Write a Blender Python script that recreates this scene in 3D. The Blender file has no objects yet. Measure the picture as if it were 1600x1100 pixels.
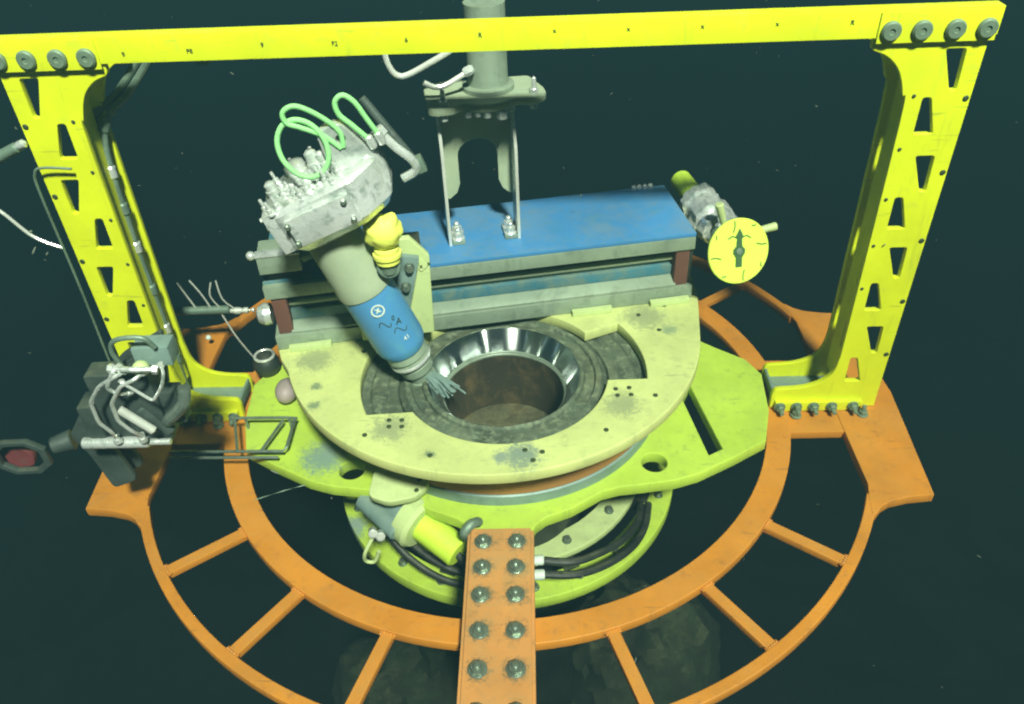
import bpy, bmesh, math, random
from mathutils import Vector, Matrix, Quaternion, noise
random.seed(7)
R = math.radians
scene = bpy.context.scene
C = scene.collection

# ------------------------------------------------------------------ camera
PITCH, ROLL = 0.66682, -0.04756
cam = bpy.data.cameras.new('camera')
cam.sensor_width = 36.0
cam.lens = 36.0 * 1287.66 / 1600.0
cam.clip_start = 0.05
cam.clip_end = 400
camo = bpy.data.objects.new('camera', cam)
C.objects.link(camo)
cp, sp, cr, sr = math.cos(PITCH), math.sin(PITCH), math.cos(ROLL), math.sin(ROLL)
R0, U0, F0 = Vector((1, 0, 0)), Vector((0, sp, cp)), Vector((0, cp, -sp))
RV, UV = cr * R0 + sr * U0, -sr * R0 + cr * U0
m = Matrix((RV, UV, -F0)).transposed().to_4x4()
m.translation = Vector((0.08585, -3.27082, 2.40413))
camo.matrix_world = m
scene.camera = camo

# ------------------------------------------------------------------ world, sun, exposure
world = bpy.data.worlds.new('World')
scene.world = world
world.use_nodes = True
bg = world.node_tree.nodes['Background']
bg.inputs['Color'].default_value = (0.003, 0.013, 0.020, 1)     # the deep water beyond the reach of the light
bg.inputs['Strength'].default_value = 1.0

sun = bpy.data.lights.new('sun', 'SUN')
sun.energy = 5.0
sun.angle = R(6.0)
sun.color = (0.90, 1.0, 0.80)
suno = bpy.data.objects.new('sun', sun)
C.objects.link(suno)
suno.rotation_euler = Vector((-0.16, 0.585, -0.80)).to_track_quat('-Z', 'Y').to_euler()

scene.view_settings.view_transform = 'Standard'
scene.view_settings.look = 'None'
scene.view_settings.exposure = 1.82
scene.view_settings.gamma = 1.0
scene.view_settings.use_curve_mapping = False
scene.render.engine = 'CYCLES'
cy = scene.cycles
cy.use_denoising = True
cy.max_bounces = 6
cy.volume_bounces = 0
cy.filter_width = 2.1
cy.caustics_reflective = False
cy.caustics_refractive = False


# ------------------------------------------------------------------ materials
def new_mat(name):
    mt = bpy.data.materials.new(name)
    mt.use_nodes = True
    nt = mt.node_tree
    return mt, nt, nt.nodes['Principled BSDF']


def nd(nt, t, **kw):
    n = nt.nodes.new(t)
    for k, v in kw.items():
        setattr(n, k, v)
    return n


def mixc(nt, fac, a, b, mode='MIX'):
    n = nd(nt, 'ShaderNodeMix', data_type='RGBA', blend_type=mode)
    for sock, v in ((n.inputs[0], fac), (n.inputs[6], a), (n.inputs[7], b)):
        if hasattr(v, 'is_output'):
            nt.links.new(v, sock)
        elif isinstance(v, tuple):
            sock.default_value = (*v, 1) if len(v) == 3 else v
        else:
            sock.default_value = v
    return n.outputs[2]


def ramp(nt, src, a, b, va=0.0, vb=1.0):
    n = nd(nt, 'ShaderNodeMapRange')
    n.inputs[1].default_value, n.inputs[2].default_value = a, b
    n.inputs[3].default_value, n.inputs[4].default_value = va, vb
    nt.links.new(src, n.inputs[0])
    return n.outputs[0]


def noi(nt, vec, scale, detail=4, rough=0.55, dist=0.0):
    n = nd(nt, 'ShaderNodeTexNoise')
    n.inputs['Scale'].default_value = scale
    n.inputs['Detail'].default_value = detail
    n.inputs['Roughness'].default_value = rough
    n.inputs['Distortion'].default_value = dist
    nt.links.new(vec, n.inputs['Vector'])
    return n.outputs[0]


def mth(nt, op, a, b=None):
    n = nd(nt, 'ShaderNodeMath', operation=op)
    for i, v in enumerate((a, b)):
        if v is None:
            continue
        if hasattr(v, 'is_output'):
            nt.links.new(v, n.inputs[i])
        else:
            n.inputs[i].default_value = v
    return n.outputs[0]


def paint(name, col, rough=0.45, stain=(0.12, 0.14, 0.06), stain_lo=0.60, stain_hi=0.78, stain_amt=0.55,
          scale=6.0, var=0.16, metallic=0.0, bump=0.15, patches=(), spec=0.5, fine=70.0, coat=0.0, runs=0.45, grime=None, silt=0.42):
    mt, nt, bs = new_mat(name)
    tc = nd(nt, 'ShaderNodeTexCoord')
    v = tc.outputs['Object']
    n1 = noi(nt, v, scale * 0.5, 5, 0.6)
    n2 = noi(nt, v, scale * 2.3, 6, 0.65, 0.4)
    n3 = noi(nt, v, fine, 3, 0.6)
    dark = tuple(max(0.0, c * (1 - var * 1.3)) for c in col)
    lite = tuple(min(1.0, c * (1 + var)) for c in col)
    base = mixc(nt, ramp(nt, n1, 0.3, 0.7), dark, lite)
    f = mth(nt, 'MULTIPLY', ramp(nt, n2, stain_lo, stain_hi), stain_amt)
    base = mixc(nt, f, base, stain)
    base = mixc(nt, mth(nt, 'MULTIPLY', ramp(nt, n3, 0.62, 0.75), 0.35), base, dark)
    mp = nd(nt, 'ShaderNodeMapping')
    mp.inputs['Scale'].default_value = (9.0, 9.0, 1.1)
    mp.inputs['Rotation'].default_value = (0.15, 0.1, 0.2)
    nt.links.new(v, mp.inputs['Vector'])
    n5 = noi(nt, mp.outputs[0], 2.2, 5, 0.7, 0.3)
    base = mixc(nt, mth(nt, 'MULTIPLY', ramp(nt, n5, 0.56, 0.74), runs), base, grime or stain)
    mp2 = nd(nt, 'ShaderNodeMapping')
    mp2.inputs['Scale'].default_value = (3.0, 40.0, 40.0)
    mp2.inputs['Rotation'].default_value = (0.4, 0.5, 0.7)
    nt.links.new(v, mp2.inputs['Vector'])
    n6 = noi(nt, mp2.outputs[0], 1.6, 2, 0.5, 0.2)
    base = mixc(nt, mth(nt, 'MULTIPLY', ramp(nt, n6, 0.69, 0.73), runs), base, grime or dark)
    for (px, py, pz, rad, pc) in patches:      # worn-through spots
        dn = nd(nt, 'ShaderNodeVectorMath', operation='DISTANCE')
        nt.links.new(v, dn.inputs[0])
        dn.inputs[1].default_value = (px, py, pz)
        prox = ramp(nt, dn.outputs['Value'], rad, 0.0, 0.0, 1.0)
        n4 = noi(nt, v, 38, 8, 0.85, 1.2)
        fac = ramp(nt, mth(nt, 'ADD', mth(nt, 'MULTIPLY', prox, 0.42), mth(nt, 'MULTIPLY', n4, 1.0)), 0.66, 0.80)
        fac = mth(nt, 'MULTIPLY', fac, ramp(nt, prox, 0.0, 0.25))
        base = mixc(nt, fac, base, pc)
    if silt:
        ge = nd(nt, 'ShaderNodeNewGeometry')
        sx = nd(nt, 'ShaderNodeSeparateXYZ')
        nt.links.new(ge.outputs['True Normal'], sx.inputs[0])
        n7 = noi(nt, v, 3.3, 8, 0.72, 0.5)
        n8 = noi(nt, v, 34.0, 4, 0.7)
        sf = mth(nt, 'MULTIPLY', ramp(nt, sx.outputs[2], 0.75, 0.98), ramp(nt, mth(nt, 'ADD', mth(nt, 'MULTIPLY', n7, 0.75), mth(nt, 'MULTIPLY', n8, 0.25)), 0.44, 0.66))
        base = mixc(nt, mth(nt, 'MULTIPLY', sf, silt), base, (0.24, 0.25, 0.13))
    nt.links.new(base, bs.inputs['Base Color'])
    bs.inputs['Metallic'].default_value = metallic
    rr = mth(nt, 'ADD', rough - 0.1, mth(nt, 'MULTIPLY', n2, 0.25))
    nt.links.new(rr, bs.inputs['Roughness'])
    bs.inputs['Specular IOR Level'].default_value = spec
    bs.inputs['Coat Weight'].default_value = coat
    if bump:
        bp = nd(nt, 'ShaderNodeBump')
        bp.inputs['Strength'].default_value = bump
        bp.inputs['Distance'].default_value = 0.006
        nt.links.new(mth(nt, 'ADD', n2, mth(nt, 'MULTIPLY', n3, 0.5)), bp.inputs['Height'])
        nt.links.new(bp.outputs[0], bs.inputs['Normal'])
    return mt


M = {}
M['yellow'] = paint('yellow_paint', (0.70, 0.76, 0.012), 0.42, silt=0.25, stain=(0.42, 0.50, 0.05), stain_lo=0.56, stain_hi=0.8, stain_amt=0.45, var=0.10, bump=0.12, runs=0.40, grime=(0.22, 0.26, 0.04))
M['lime'] = paint('weathered_yellow_paint', (0.47, 0.64, 0.07), 0.5, silt=0.22, stain=(0.20, 0.30, 0.08), stain_amt=0.55, var=0.13, bump=0.15, grime=(0.16, 0.22, 0.08),
                  patches=[(-0.86, -0.46, 0.06, 0.21, (0.20, 0.30, 0.24)), (-0.80, -0.40, 0.06, 0.12, (0.24, 0.33, 0.28))])
M['pale'] = paint('pale_silted_paint', (0.56, 0.61, 0.23), 0.6, silt=0.25, stain=(0.24, 0.31, 0.14), stain_lo=0.56, stain_hi=0.78, stain_amt=0.5, var=0.13, bump=0.2, scale=5, grime=(0.20, 0.25, 0.12),
                  patches=[(0.105, -0.90, 0.0, 0.15, (0.20, 0.26, 0.20)), (0.02, -0.905, 0.0, 0.07, (0.22, 0.28, 0.22)), (-0.81, -0.40, 0, 0.05, (0.2, 0.26, 0.14)),
                           (-0.80, -0.53, 0, 0.06, (0.2, 0.26, 0.14)), (-0.27, -0.87, 0, 0.045, (0.16, 0.22, 0.12)), (0.85, -0.1, 0, 0.08, (0.25, 0.33, 0.18)), (-0.45, -0.70, 0, 0.16, (0.30, 0.34, 0.17)), (0.55, -0.62, 0, 0.16, (0.30, 0.34, 0.17)), (0.75, 0.02, 0, 0.2, (0.30, 0.34, 0.17)), (-0.85, -0.2, 0, 0.18, (0.30, 0.34, 0.17))])
M['palefit'] = paint('pale_fitting_paint', (0.52, 0.62, 0.28), 0.55, stain=(0.25, 0.33, 0.18), stain_amt=0.5, var=0.12, bump=0.15)
M['orange'] = paint('orange_paint', (0.60, 0.225, 0.020), 0.5, stain=(0.36, 0.17, 0.05), stain_amt=0.6, var=0.14, bump=0.15, grime=(0.20, 0.10, 0.035), runs=0.5, silt=0.18)
M['strap'] = paint('dusty_orange_paint', (0.56, 0.245, 0.065), 0.6, stain=(0.20, 0.11, 0.04), stain_lo=0.56, stain_hi=0.74, stain_amt=0.6, var=0.14, bump=0.2,
                   patches=[(x, y, 0.1, 0.085, (0.14, 0.11, 0.06)) for y in (-1.012, -1.142, -1.275, -1.435, -1.595) for x in (-0.072, 0.068)])
M['rust'] = paint('brown_primer', (0.36, 0.17, 0.05), 0.7, stain=(0.14, 0.12, 0.07), var=0.15)
M['redblock'] = paint('dull_red_plastic', (0.13, 0.05, 0.035), 0.7, stain=(0.10, 0.11, 0.08), var=0.2)
M['blue'] = paint('blue_paint', (0.055, 0.22, 0.48), 0.5, stain=(0.05, 0.20, 0.26), stain_lo=0.55, stain_hi=0.8, stain_amt=0.5, var=0.12, bump=0.1, scale=4)
M['bluework'] = paint('scuffed_blue_paint', (0.045, 0.17, 0.24), 0.55, stain=(0.15, 0.21, 0.17), stain_lo=0.40, stain_hi=0.62, stain_amt=0.85, var=0.15, scale=5)
M['bluebody'] = paint('light_blue_enamel', (0.075, 0.27, 0.55), 0.45, stain=(0.13, 0.40, 0.42), stain_lo=0.5, stain_hi=0.75, stain_amt=0.6, var=0.1, bump=0.05, scale=3)
M['cream'] = paint('silted_cream_metal', (0.36, 0.42, 0.29), 0.55, stain=(0.24, 0.32, 0.25), stain_lo=0.5, stain_hi=0.75, stain_amt=0.6, var=0.1, bump=0.1, scale=4)
M['greyplate'] = paint('silted_grey_steel', (0.27, 0.34, 0.26), 0.42, stain=(0.12, 0.16, 0.12), stain_lo=0.5, stain_hi=0.75, stain_amt=0.7, var=0.18, metallic=0.15, bump=0.2)
M['floorgrey'] = paint('galvanised_plate', (0.20, 0.29, 0.27), 0.5, stain=(0.10, 0.17, 0.15), stain_lo=0.5, stain_hi=0.75, stain_amt=0.6, var=0.18, metallic=0.1, bump=0.2)
M['dark'] = paint('dark_steel', (0.030, 0.038, 0.032), 0.5, stain=(0.07, 0.09, 0.07), var=0.3, metallic=0.3, bump=0.2)
M['bolt'] = paint('zinc_bolt', (0.22, 0.27, 0.22), 0.27, stain=(0.07, 0.09, 0.07), var=0.3, metallic=0.6, bump=0.25, scale=25)
M['boltring'] = paint('stained_steel', (0.17, 0.24, 0.17), 0.55, stain=(0.10, 0.15, 0.10), var=0.25, metallic=0.2, bump=0.15, scale=20)
M['silver'] = paint('rough_bright_aluminium', (0.78, 0.86, 0.80), 0.25, stain=(0.26, 0.34, 0.31), stain_lo=0.52, stain_hi=0.66, stain_amt=0.75, var=0.25, metallic=0.5, bump=0.4, scale=8, spec=0.9, coat=0.3)
M['chrome'] = paint('bright_tube', (0.80, 0.82, 0.76), 0.22, stain=(0.3, 0.33, 0.3), var=0.1, metallic=0.45, bump=0.2, scale=12)
M['dullpipe'] = paint('silted_pipe', (0.16, 0.23, 0.18), 0.5, stain=(0.30, 0.36, 0.26), var=0.25, metallic=0.3, bump=0.3, scale=14)
M['hose'] = paint('black_hose', (0.022, 0.028, 0.024), 0.5, stain=(0.08, 0.10, 0.07), var=0.3, bump=0.3, scale=18)
M['arm'] = paint('manipulator_grey', (0.075, 0.10, 0.092), 0.45, stain=(0.12, 0.14, 0.12), stain_lo=0.5, var=0.3, metallic=0.4, bump=0.3, scale=10)
M['armsteel'] = paint('worn_arm_steel', (0.22, 0.28, 0.24), 0.35, stain=(0.06, 0.075, 0.06), stain_lo=0.45, stain_amt=0.8, var=0.3, metallic=0.5, bump=0.4, scale=9)
M['greencord'] = paint('green_cord', (0.26, 0.62, 0.24), 0.6, stain=(0.3, 0.7, 0.3), var=0.15, bump=0.5, fine=160)
M['boot'] = paint('bright_yellow_rubber', (0.76, 0.80, 0.13), 0.6, stain=(0.5, 0.6, 0.1), stain_amt=0.5, var=0.1, bump=0.4, scale=9)
M['plug'] = paint('lime_plug', (0.58, 0.80, 0.06), 0.5, stain=(0.4, 0.55, 0.1), stain_amt=0.4, var=0.1, bump=0.1)
M['dial'] = paint('dial_yellow', (0.66, 0.86, 0.10), 0.5, stain=(0.5, 0.68, 0.1), stain_amt=0.3, var=0.06, bump=0.03, silt=0)
M['mark'] = paint('black_marking', (0.03, 0.05, 0.015), 0.6, var=0.1, bump=0)
M['greenmark'] = paint('dark_green_marking', (0.04, 0.11, 0.03), 0.6, var=0.1, bump=0)
M['white'] = paint('white_marking', (0.66, 0.74, 0.68), 0.5, stain=(0.4, 0.5, 0.5), var=0.1, bump=0)
M['pink'] = paint('pale_pink_float', (0.34, 0.27, 0.27), 0.5, var=0.15)
M['red'] = paint('red_jaw_paint', (0.17, 0.035, 0.04), 0.5, stain=(0.12, 0.08, 0.07), var=0.2)
M['mottled'] = paint('mottled_silted_steel', (0.085, 0.11, 0.075), 0.65, stain=(0.26, 0.31, 0.20), stain_lo=0.50, stain_hi=0.70, stain_amt=0.75, var=0.4, metallic=0.1, bump=0.6, scale=11, fine=55)
M['bore'] = paint('dark_bore_silt', (0.034, 0.030, 0.016), 0.8, stain=(0.12, 0.085, 0.035), stain_lo=0.5, stain_hi=0.7, stain_amt=0.8, var=0.4, scale=4, bump=0.3)
M['growth'] = paint('overgrown_stone', (0.038, 0.055, 0.025), 0.9, stain=(0.025, 0.03, 0.02), stain_lo=0.42, stain_hi=0.6, stain_amt=0.85, var=0.4, bump=0.5, scale=3, fine=25)
M['snow'] = paint('suspended_silt', (0.12, 0.14, 0.11), 0.9, var=0.1, bump=0)

# the polished seal surface: turned steel whose normals ripple round the bore
mt, nt, bs = new_mat('polished_steel')
tc = nd(nt, 'ShaderNodeTexCoord')
gr = nd(nt, 'ShaderNodeTexGradient', gradient_type='RADIAL')
nt.links.new(tc.outputs['Object'], gr.inputs[0])
cx = nd(nt, 'ShaderNodeCombineXYZ')
nt.links.new(mth(nt, 'MULTIPLY', gr.outputs[1], 24.0), cx.inputs[0])
sep = nd(nt, 'ShaderNodeSeparateXYZ')
nt.links.new(tc.outputs['Object'], sep.inputs[0])
nt.links.new(mth(nt, 'MULTIPLY', sep.outputs[2], 0.1), cx.inputs[1])
nn = noi(nt, cx.outputs[0], 0.55, 0, 0.4)
bp = nd(nt, 'ShaderNodeBump')
bp.inputs['Strength'].default_value = 1.0
bp.inputs['Distance'].default_value = 0.06
nt.links.new(nn, bp.inputs['Height'])
nt.links.new(bp.outputs[0], bs.inputs['Normal'])
bs.inputs['Base Color'].default_value = (0.62, 0.68, 0.66, 1)
bs.inputs['Metallic'].default_value = 1.0
bs.inputs['Roughness'].default_value = 0.17
bs.inputs['Roughness'].default_value = 0.27
bs.inputs['Anisotropic'].default_value = 0.85
bs.inputs['Anisotropic Rotation'].default_value = 0.25
tg_ = nd(nt, 'ShaderNodeTangent', direction_type='RADIAL', axis='Z')
nt.links.new(tg_.outputs[0], bs.inputs['Tangent'])
M['polished'] = mt

# the sea floor
mt, nt, bs = new_mat('silt_seabed')
tc = nd(nt, 'ShaderNodeTexCoord')
a = noi(nt, tc.outputs['Object'], 0.7, 8, 0.65, 0.6)
b = noi(nt, tc.outputs['Object'], 6.0, 6, 0.7)
col = mixc(nt, ramp(nt, a, 0.42, 0.62), (0.035, 0.04, 0.025), (0.07, 0.08, 0.05))
col = mixc(nt, ramp(nt, b, 0.5, 0.7), col, (0.05, 0.055, 0.04))
nt.links.new(col, bs.inputs['Base Color'])
bs.inputs['Roughness'].default_value = 0.95
M['seabed'] = mt


# ------------------------------------------------------------------ mesh helpers
def to_mesh(bm, name, smooth=True):
    me = bpy.data.meshes.new(name)
    bmesh.ops.recalc_face_normals(bm, faces=bm.faces)
    bm.to_mesh(me)
    bm.free()
    if smooth:
        me.shade_smooth()
        me.set_sharp_from_angle(angle=R(32))
    return me


def obj(name, me, mat, parent=None, loc=(0, 0, 0), rot=None):
    o = bpy.data.objects.new(name, me)
    C.objects.link(o)
    o.location = loc
    if rot is not None:
        o.rotation_mode = 'QUATERNION'
        o.rotation_quaternion = rot
    if parent:
        o.parent = parent
    if mat and me is not None and not me.materials:
        me.materials.append(M[mat])
    return o


def thing(name, label, cat, loc=(0, 0, 0), rot=None, group=None):
    o = obj(name, None, None, None, loc, rot)
    o.empty_display_size = 0.1
    return tag(o, label, cat, group)


def tag(o, label, cat, group=None):
    o['label'] = label
    o['category'] = cat
    if group:
        o['group'] = group
    return o


def box(bm, x0, x1, y0, y1, z0, z1, bev=0.0, mat=None):
    vs = [bm.verts.new((x, y, z)) for z in (z0, z1) for y in (y0, y1) for x in (x0, x1)]
    fs = [bm.faces.new([vs[i] for i in f]) for f in ((0, 2, 3, 1), (4, 5, 7, 6), (0, 1, 5, 4), (2, 6, 7, 3), (0, 4, 6, 2), (1, 3, 7, 5))]
    if bev:
        es = list({e for f in fs for e in f.edges})
        r = bmesh.ops.bevel(bm, geom=es, offset=bev, segments=2, affect='EDGES', profile=0.7)
        vs = list({v for f in r['faces'] for v in f.verts})
    if mat is not None:
        for v in set(vs):
            v.co = mat @ v.co


def boxme(name, *a, bev=0.004, mat=None):
    bm = bmesh.new()
    box(bm, *a, bev=bev, mat=mat)
    return to_mesh(bm, name)


def frame_of(d):
    d = Vector(d).normalized()
    u = d.orthogonal().normalized()
    return u, d.cross(u), d


def lathe(bm, prof, n=48, cap=True, mat=None, a0=0.0, a1=2 * math.pi):
    """revolve (r, z) points about local z"""
    full = abs(a1 - a0 - 2 * math.pi) < 1e-6
    rings = []
    cnt = n if full else n + 1
    for r, z in prof:
        ring = []
        for i in range(cnt):
            a = a0 + (a1 - a0) * i / n
            co = Vector((r * math.cos(a), r * math.sin(a), z))
            ring.append(bm.verts.new(mat @ co if mat else co))
        rings.append(ring)
    for j in range(len(rings) - 1):
        for i in range(n):
            k = (i + 1) % cnt
            bm.faces.new((rings[j][i], rings[j][k], rings[j + 1][k], rings[j + 1][i]))
    if cap and full:
        for ring in (rings[0], rings[-1]):
            if (ring[0].co - ring[len(ring) // 2].co).length > 1e-5:
                bm.faces.new(ring)
    return rings


def latheme(name, prof, n=48, cap=True, mat=None):
    bm = bmesh.new()
    lathe(bm, prof, n, cap, mat)
    return to_mesh(bm, name)


def aligned(p, d):
    u, v, w = frame_of(d)
    mm = Matrix((u, v, w)).transposed().to_4x4()
    mm.translation = Vector(p)
    return mm


def rod(bm, p, q, r0, r1=None, n=16, bev=0.0):
    p, q = Vector(p), Vector(q)
    L = (q - p).length
    r1 = r0 if r1 is None else r1
    if bev:
        prof = [(r0 - bev, 0), (r0, bev), (r1, L - bev), (r1 - bev, L)]
    else:
        prof = [(r0, 0), (r1, L)]
    lathe(bm, prof, n, True, aligned(p, q - p))


def smooth_path(pts, closed=False, sub=8):
    P = [Vector(p) for p in pts]
    out = []
    n = len(P)
    rng = range(n if closed else n - 1)
    for i in rng:
        if closed:
            a, b, c, d = P[(i - 1) % n], P[i], P[(i + 1) % n], P[(i + 2) % n]
        else:
            a, b, c, d = P[max(i - 1, 0)], P[i], P[i + 1], P[min(i + 2, n - 1)]
        for s in range(sub):
            t = s / sub
            out.append(0.5 * ((2 * b) + (c - a) * t + (2 * a - 5 * b + 4 * c - d) * t * t + (3 * b - a - 3 * c + d) * t ** 3))
    if not closed:
        out.append(P[-1])
    return out


def tube(bm, pts, r, closed=False, n=10, sub=8, smooth=True, rfun=None):
    P = smooth_path(pts, closed, sub) if smooth else [Vector(p) for p in pts]
    N = len(P)
    rings = []
    t0 = (P[1] - P[0]).normalized()
    u = t0.orthogonal().normalized()
    for i in range(N):
        a, b = P[(i - 1) % N] if (closed or i) else P[0], P[(i + 1) % N] if (closed or i < N - 1) else P[-1]
        t = (b - a).normalized()
        u = (u - t * u.dot(t)).normalized()
        w = t.cross(u)
        rr = r * (rfun(i / N) if rfun else 1)
        rings.append([bm.verts.new(P[i] + (u * math.cos(k) + w * math.sin(k)) * rr) for k in (2 * math.pi * j / n for j in range(n))])
    for i in range(N if closed else N - 1):
        A, B = rings[i], rings[(i + 1) % N]
        off = 0
        if closed and i == N - 1:
            off = min(range(n), key=lambda o: (A[0].co - B[o].co).length)
        for j in range(n):
            bm.faces.new((A[j], A[(j + 1) % n], B[(j + 1 + off) % n], B[(j + off) % n]))
    if not closed:
        bm.faces.new(rings[0])
        bm.faces.new(rings[-1])


def tubeme(name, pts, r, **k):
    bm = bmesh.new()
    tube(bm, pts, r, **k)
    return to_mesh(bm, name)


def rounded(poly, rad, seg=4):
    out = []
    n = len(poly)
    for i in range(n):
        p, a, b = Vector(poly[i]), Vector(poly[i - 1]), Vector(poly[(i + 1) % n])
        da, db = (a - p), (b - p)
        r = min(rad, da.length * 0.45, db.length * 0.45)
        s, e = p + da.normalized() * r, p + db.normalized() * r
        for k in range(seg + 1):
            t = k / seg
            out.append((1 - t) ** 2 * s + 2 * t * (1 - t) * p + t * t * e)
    return [(v.x, v.y) for v in out]


def circ(x, y, r, n=28, a0=0.0):
    return [(x + r * math.cos(a0 + 2 * math.pi * i / n), y + r * math.sin(a0 + 2 * math.pi * i / n)) for i in range(n)]


def arc(x, y, r, a, b, n):
    return [(x + r * math.cos(R(a + (b - a) * i / n)), y + r * math.sin(R(a + (b - a) * i / n))) for i in range(n + 1)]


def plate(name, outline, holes, t, bev=0.004, top=0.0, mat4=None):
    """a flat plate with holes: outline in x,y, its upper face at z = top"""
    cu = bpy.data.curves.new('tmp', 'CURVE')
    cu.dimensions = '2D'
    cu.fill_mode = 'BOTH'
    cu.extrude = max(t / 2 - bev, 1e-4)
    cu.bevel_depth = bev
    cu.bevel_resolution = 1
    cu.offset = -bev
    for poly in [outline] + list(holes):
        s = cu.splines.new('POLY')
        s.points.add(len(poly) - 1)
        for q, (x, y) in zip(s.points, poly):
            q.co = (x, y, 0, 1)
        s.use_cyclic_u = True
    o = bpy.data.objects.new('tmp', cu)
    me = bpy.data.meshes.new_from_object(o)
    me.name = name
    bpy.data.objects.remove(o)
    bpy.data.curves.remove(cu)
    me.transform(Matrix.Translation((0, 0, top - t / 2)))
    if mat4 is not None:
        me.transform(mat4)
        if mat4.determinant() < 0:
            me.flip_normals()
    me.materials.clear()
    me.shade_smooth()
    me.set_sharp_from_angle(angle=R(32))
    return me


def text(name, body, size, mat, parent, m4):
    cu = bpy.data.curves.new('tmp', 'FONT')
    cu.body = body
    cu.size = size
    cu.extrude = 0.001
    cu.align_x = 'CENTER'
    cu.align_y = 'CENTER'
    o = bpy.data.objects.new('tmp', cu)
    me = bpy.data.meshes.new_from_object(o)
    bpy.data.objects.remove(o)
    bpy.data.curves.remove(cu)
    me.name = name
    me.materials.clear()
    me.transform(m4)
    return obj(name, me, mat, parent)


def qz(deg):
    return Quaternion((0, 0, 1), R(deg))


def hexbolt(name, r=0.03, h=0.025, washer=True, stud=0.0):
    bm = bmesh.new()
    z = 0
    if washer:
        lathe(bm, [(r * 1.32, 0), (r * 1.32, 0.006), (r * 1.25, 0.008)], 20)
        z = 0.008
    lathe(bm, [(r, z), (r, z + h * 0.85), (r * 0.88, z + h)], 6)
    if stud:
        lathe(bm, [(r * 0.52, z), (r * 0.52, z + h + stud * 0.9), (r * 0.44, z + h + stud)], 12)
    return to_mesh(bm, name)


FRONT = Matrix(((1, 0, 0, 0), (0, 0, -1, 0), (0, 1, 0, 0), (0, 0, 0, 1)))       # plate (x, y, z) -> (x, -z, y): faces -y
MIRX = Matrix.Scale(-1, 4, (1, 0, 0))

# ================================================================== the setting
bm = bmesh.new()
N = 70
S = 60.0
gv = [[None] * (N + 1) for _ in range(N + 1)]
for i in range(N + 1):
    for j in range(N + 1):
        x, y = -S + 2 * S * i / N, -S + 2 * S * j / N
        x, y = x * abs(x / S) ** 0.6, y * abs(y / S) ** 0.6
        z = -8.6 + 0.35 * noise.noise(Vector((x * 0.35, y * 0.35, 0))) + 0.12 * noise.noise(Vector((x * 1.4, y * 1.4, 3)))
        gv[i][j] = bm.verts.new((x, y, z))
for i in range(N):
    for j in range(N):
        bm.faces.new((gv[i][j], gv[i + 1][j], gv[i + 1][j + 1], gv[i][j + 1]))
o = obj('seabed', to_mesh(bm, 'seabed'), 'seabed')
o['kind'] = 'structure'

for lab, loc, rad, sd in (('pale green overgrown boulder in the dark below the orange ring, right of the strap', (0.85, 0.35, -3.9), 0.75, 1),
                          ('dim overgrown boulder in the dark below the orange ring, left of the strap', (-1.0, 0.45, -4.4), 0.6, 5)):
    bm = bmesh.new()
    bmesh.ops.create_icosphere(bm, subdivisions=5, radius=rad)
    for v in bm.verts:
        q = v.co + Vector((sd * 3, 0, 0))
        v.co *= 1 + 0.35 * noise.noise(q * 1.6) + 0.16 * noise.noise(q * 4.5) + 0.06 * noise.noise(q * 13)
        v.co.z *= 1.15
    bo = obj('boulder', to_mesh(bm, 'boulder'), 'growth', None, loc)
    tag(bo, lab, 'boulder')

# ================================================================== orange base ring
BC, BYAW = (0.04, -0.028, -0.463), -2.3
base = thing('base_ring', 'large round orange steel base frame of rings and spokes', 'base frame', BC, qz(BYAW))
obj('inner_ring', plate('inner_ring', circ(0, 0, 1.437, 128), [circ(0, 0, 1.322, 128)], 0.05), 'orange', base)
for a0 in (-157.5, 22.5):
    ol = arc(0, 0, 1.834, a0, a0 + 135, 60) + arc(0, 0, 1.787, a0 + 135, a0, 60)
    obj('outer_ring', plate('outer_ring', ol, [], 0.05, top=-0.004), 'orange', base)
spoke = plate('spoke', [(1.43, -0.026), (1.792, -0.026), (1.792, 0.026), (1.43, 0.026)], [], 0.035, top=-0.010)
bm = bmesh.new()
bm.from_mesh(spoke)
for xw in (1.441, 1.783):
    for ys in (-1, 1):
        tube(bm, [(xw + ys * 0.0 - 0.01, ys * 0.027, -0.012), (xw, ys * 0.030, -0.014), (xw + 0.012, ys * 0.027, -0.012)], 0.006, n=6, sub=4, rfun=lambda t: 0.8 + 0.3 * math.sin(t * 19))
    tube(bm, [(xw, -0.028, -0.010), (xw + 0.001, 0, -0.009), (xw, 0.028, -0.010)], 0.006, n=6, sub=8, rfun=lambda t: 0.8 + 0.3 * math.sin(t * 31))
spoke = to_mesh(bm, 'spoke')
for a in [-90 + 18 * k for k in (-3, -2, -1, 1, 2, 3)] + [90 + 18 * k for k in (-3, -2, -1, 0, 1, 2, 3)]:
    obj('spoke', spoke, 'orange', base, rot=qz(a))
half = [(1.672, 0.0), (1.672, -0.63), (1.650, -0.715), (1.632, -0.815), (1.655, -0.805), (1.69, -0.765), (1.74, -0.735), (1.83, -0.712), (1.945, -0.70), (1.995, 0)]
side = [(x, y) for x, y in half] + [(x, -y) for x, y in reversed(half[1:-1])]
for s in (1, -1):
    mm = Matrix.Identity(4) if s == 1 else MIRX
    obj('side_plate', plate('side_plate', side, [], 0.05, top=-0.002, mat4=mm), 'orange', base)
    obj('cross_plate', plate('cross_plate', [(1.405, -0.282), (1.69, -0.282), (1.69, 0.282), (1.405, 0.282)], [], 0.044, top=-0.006, mat4=mm), 'orange', base)
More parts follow.
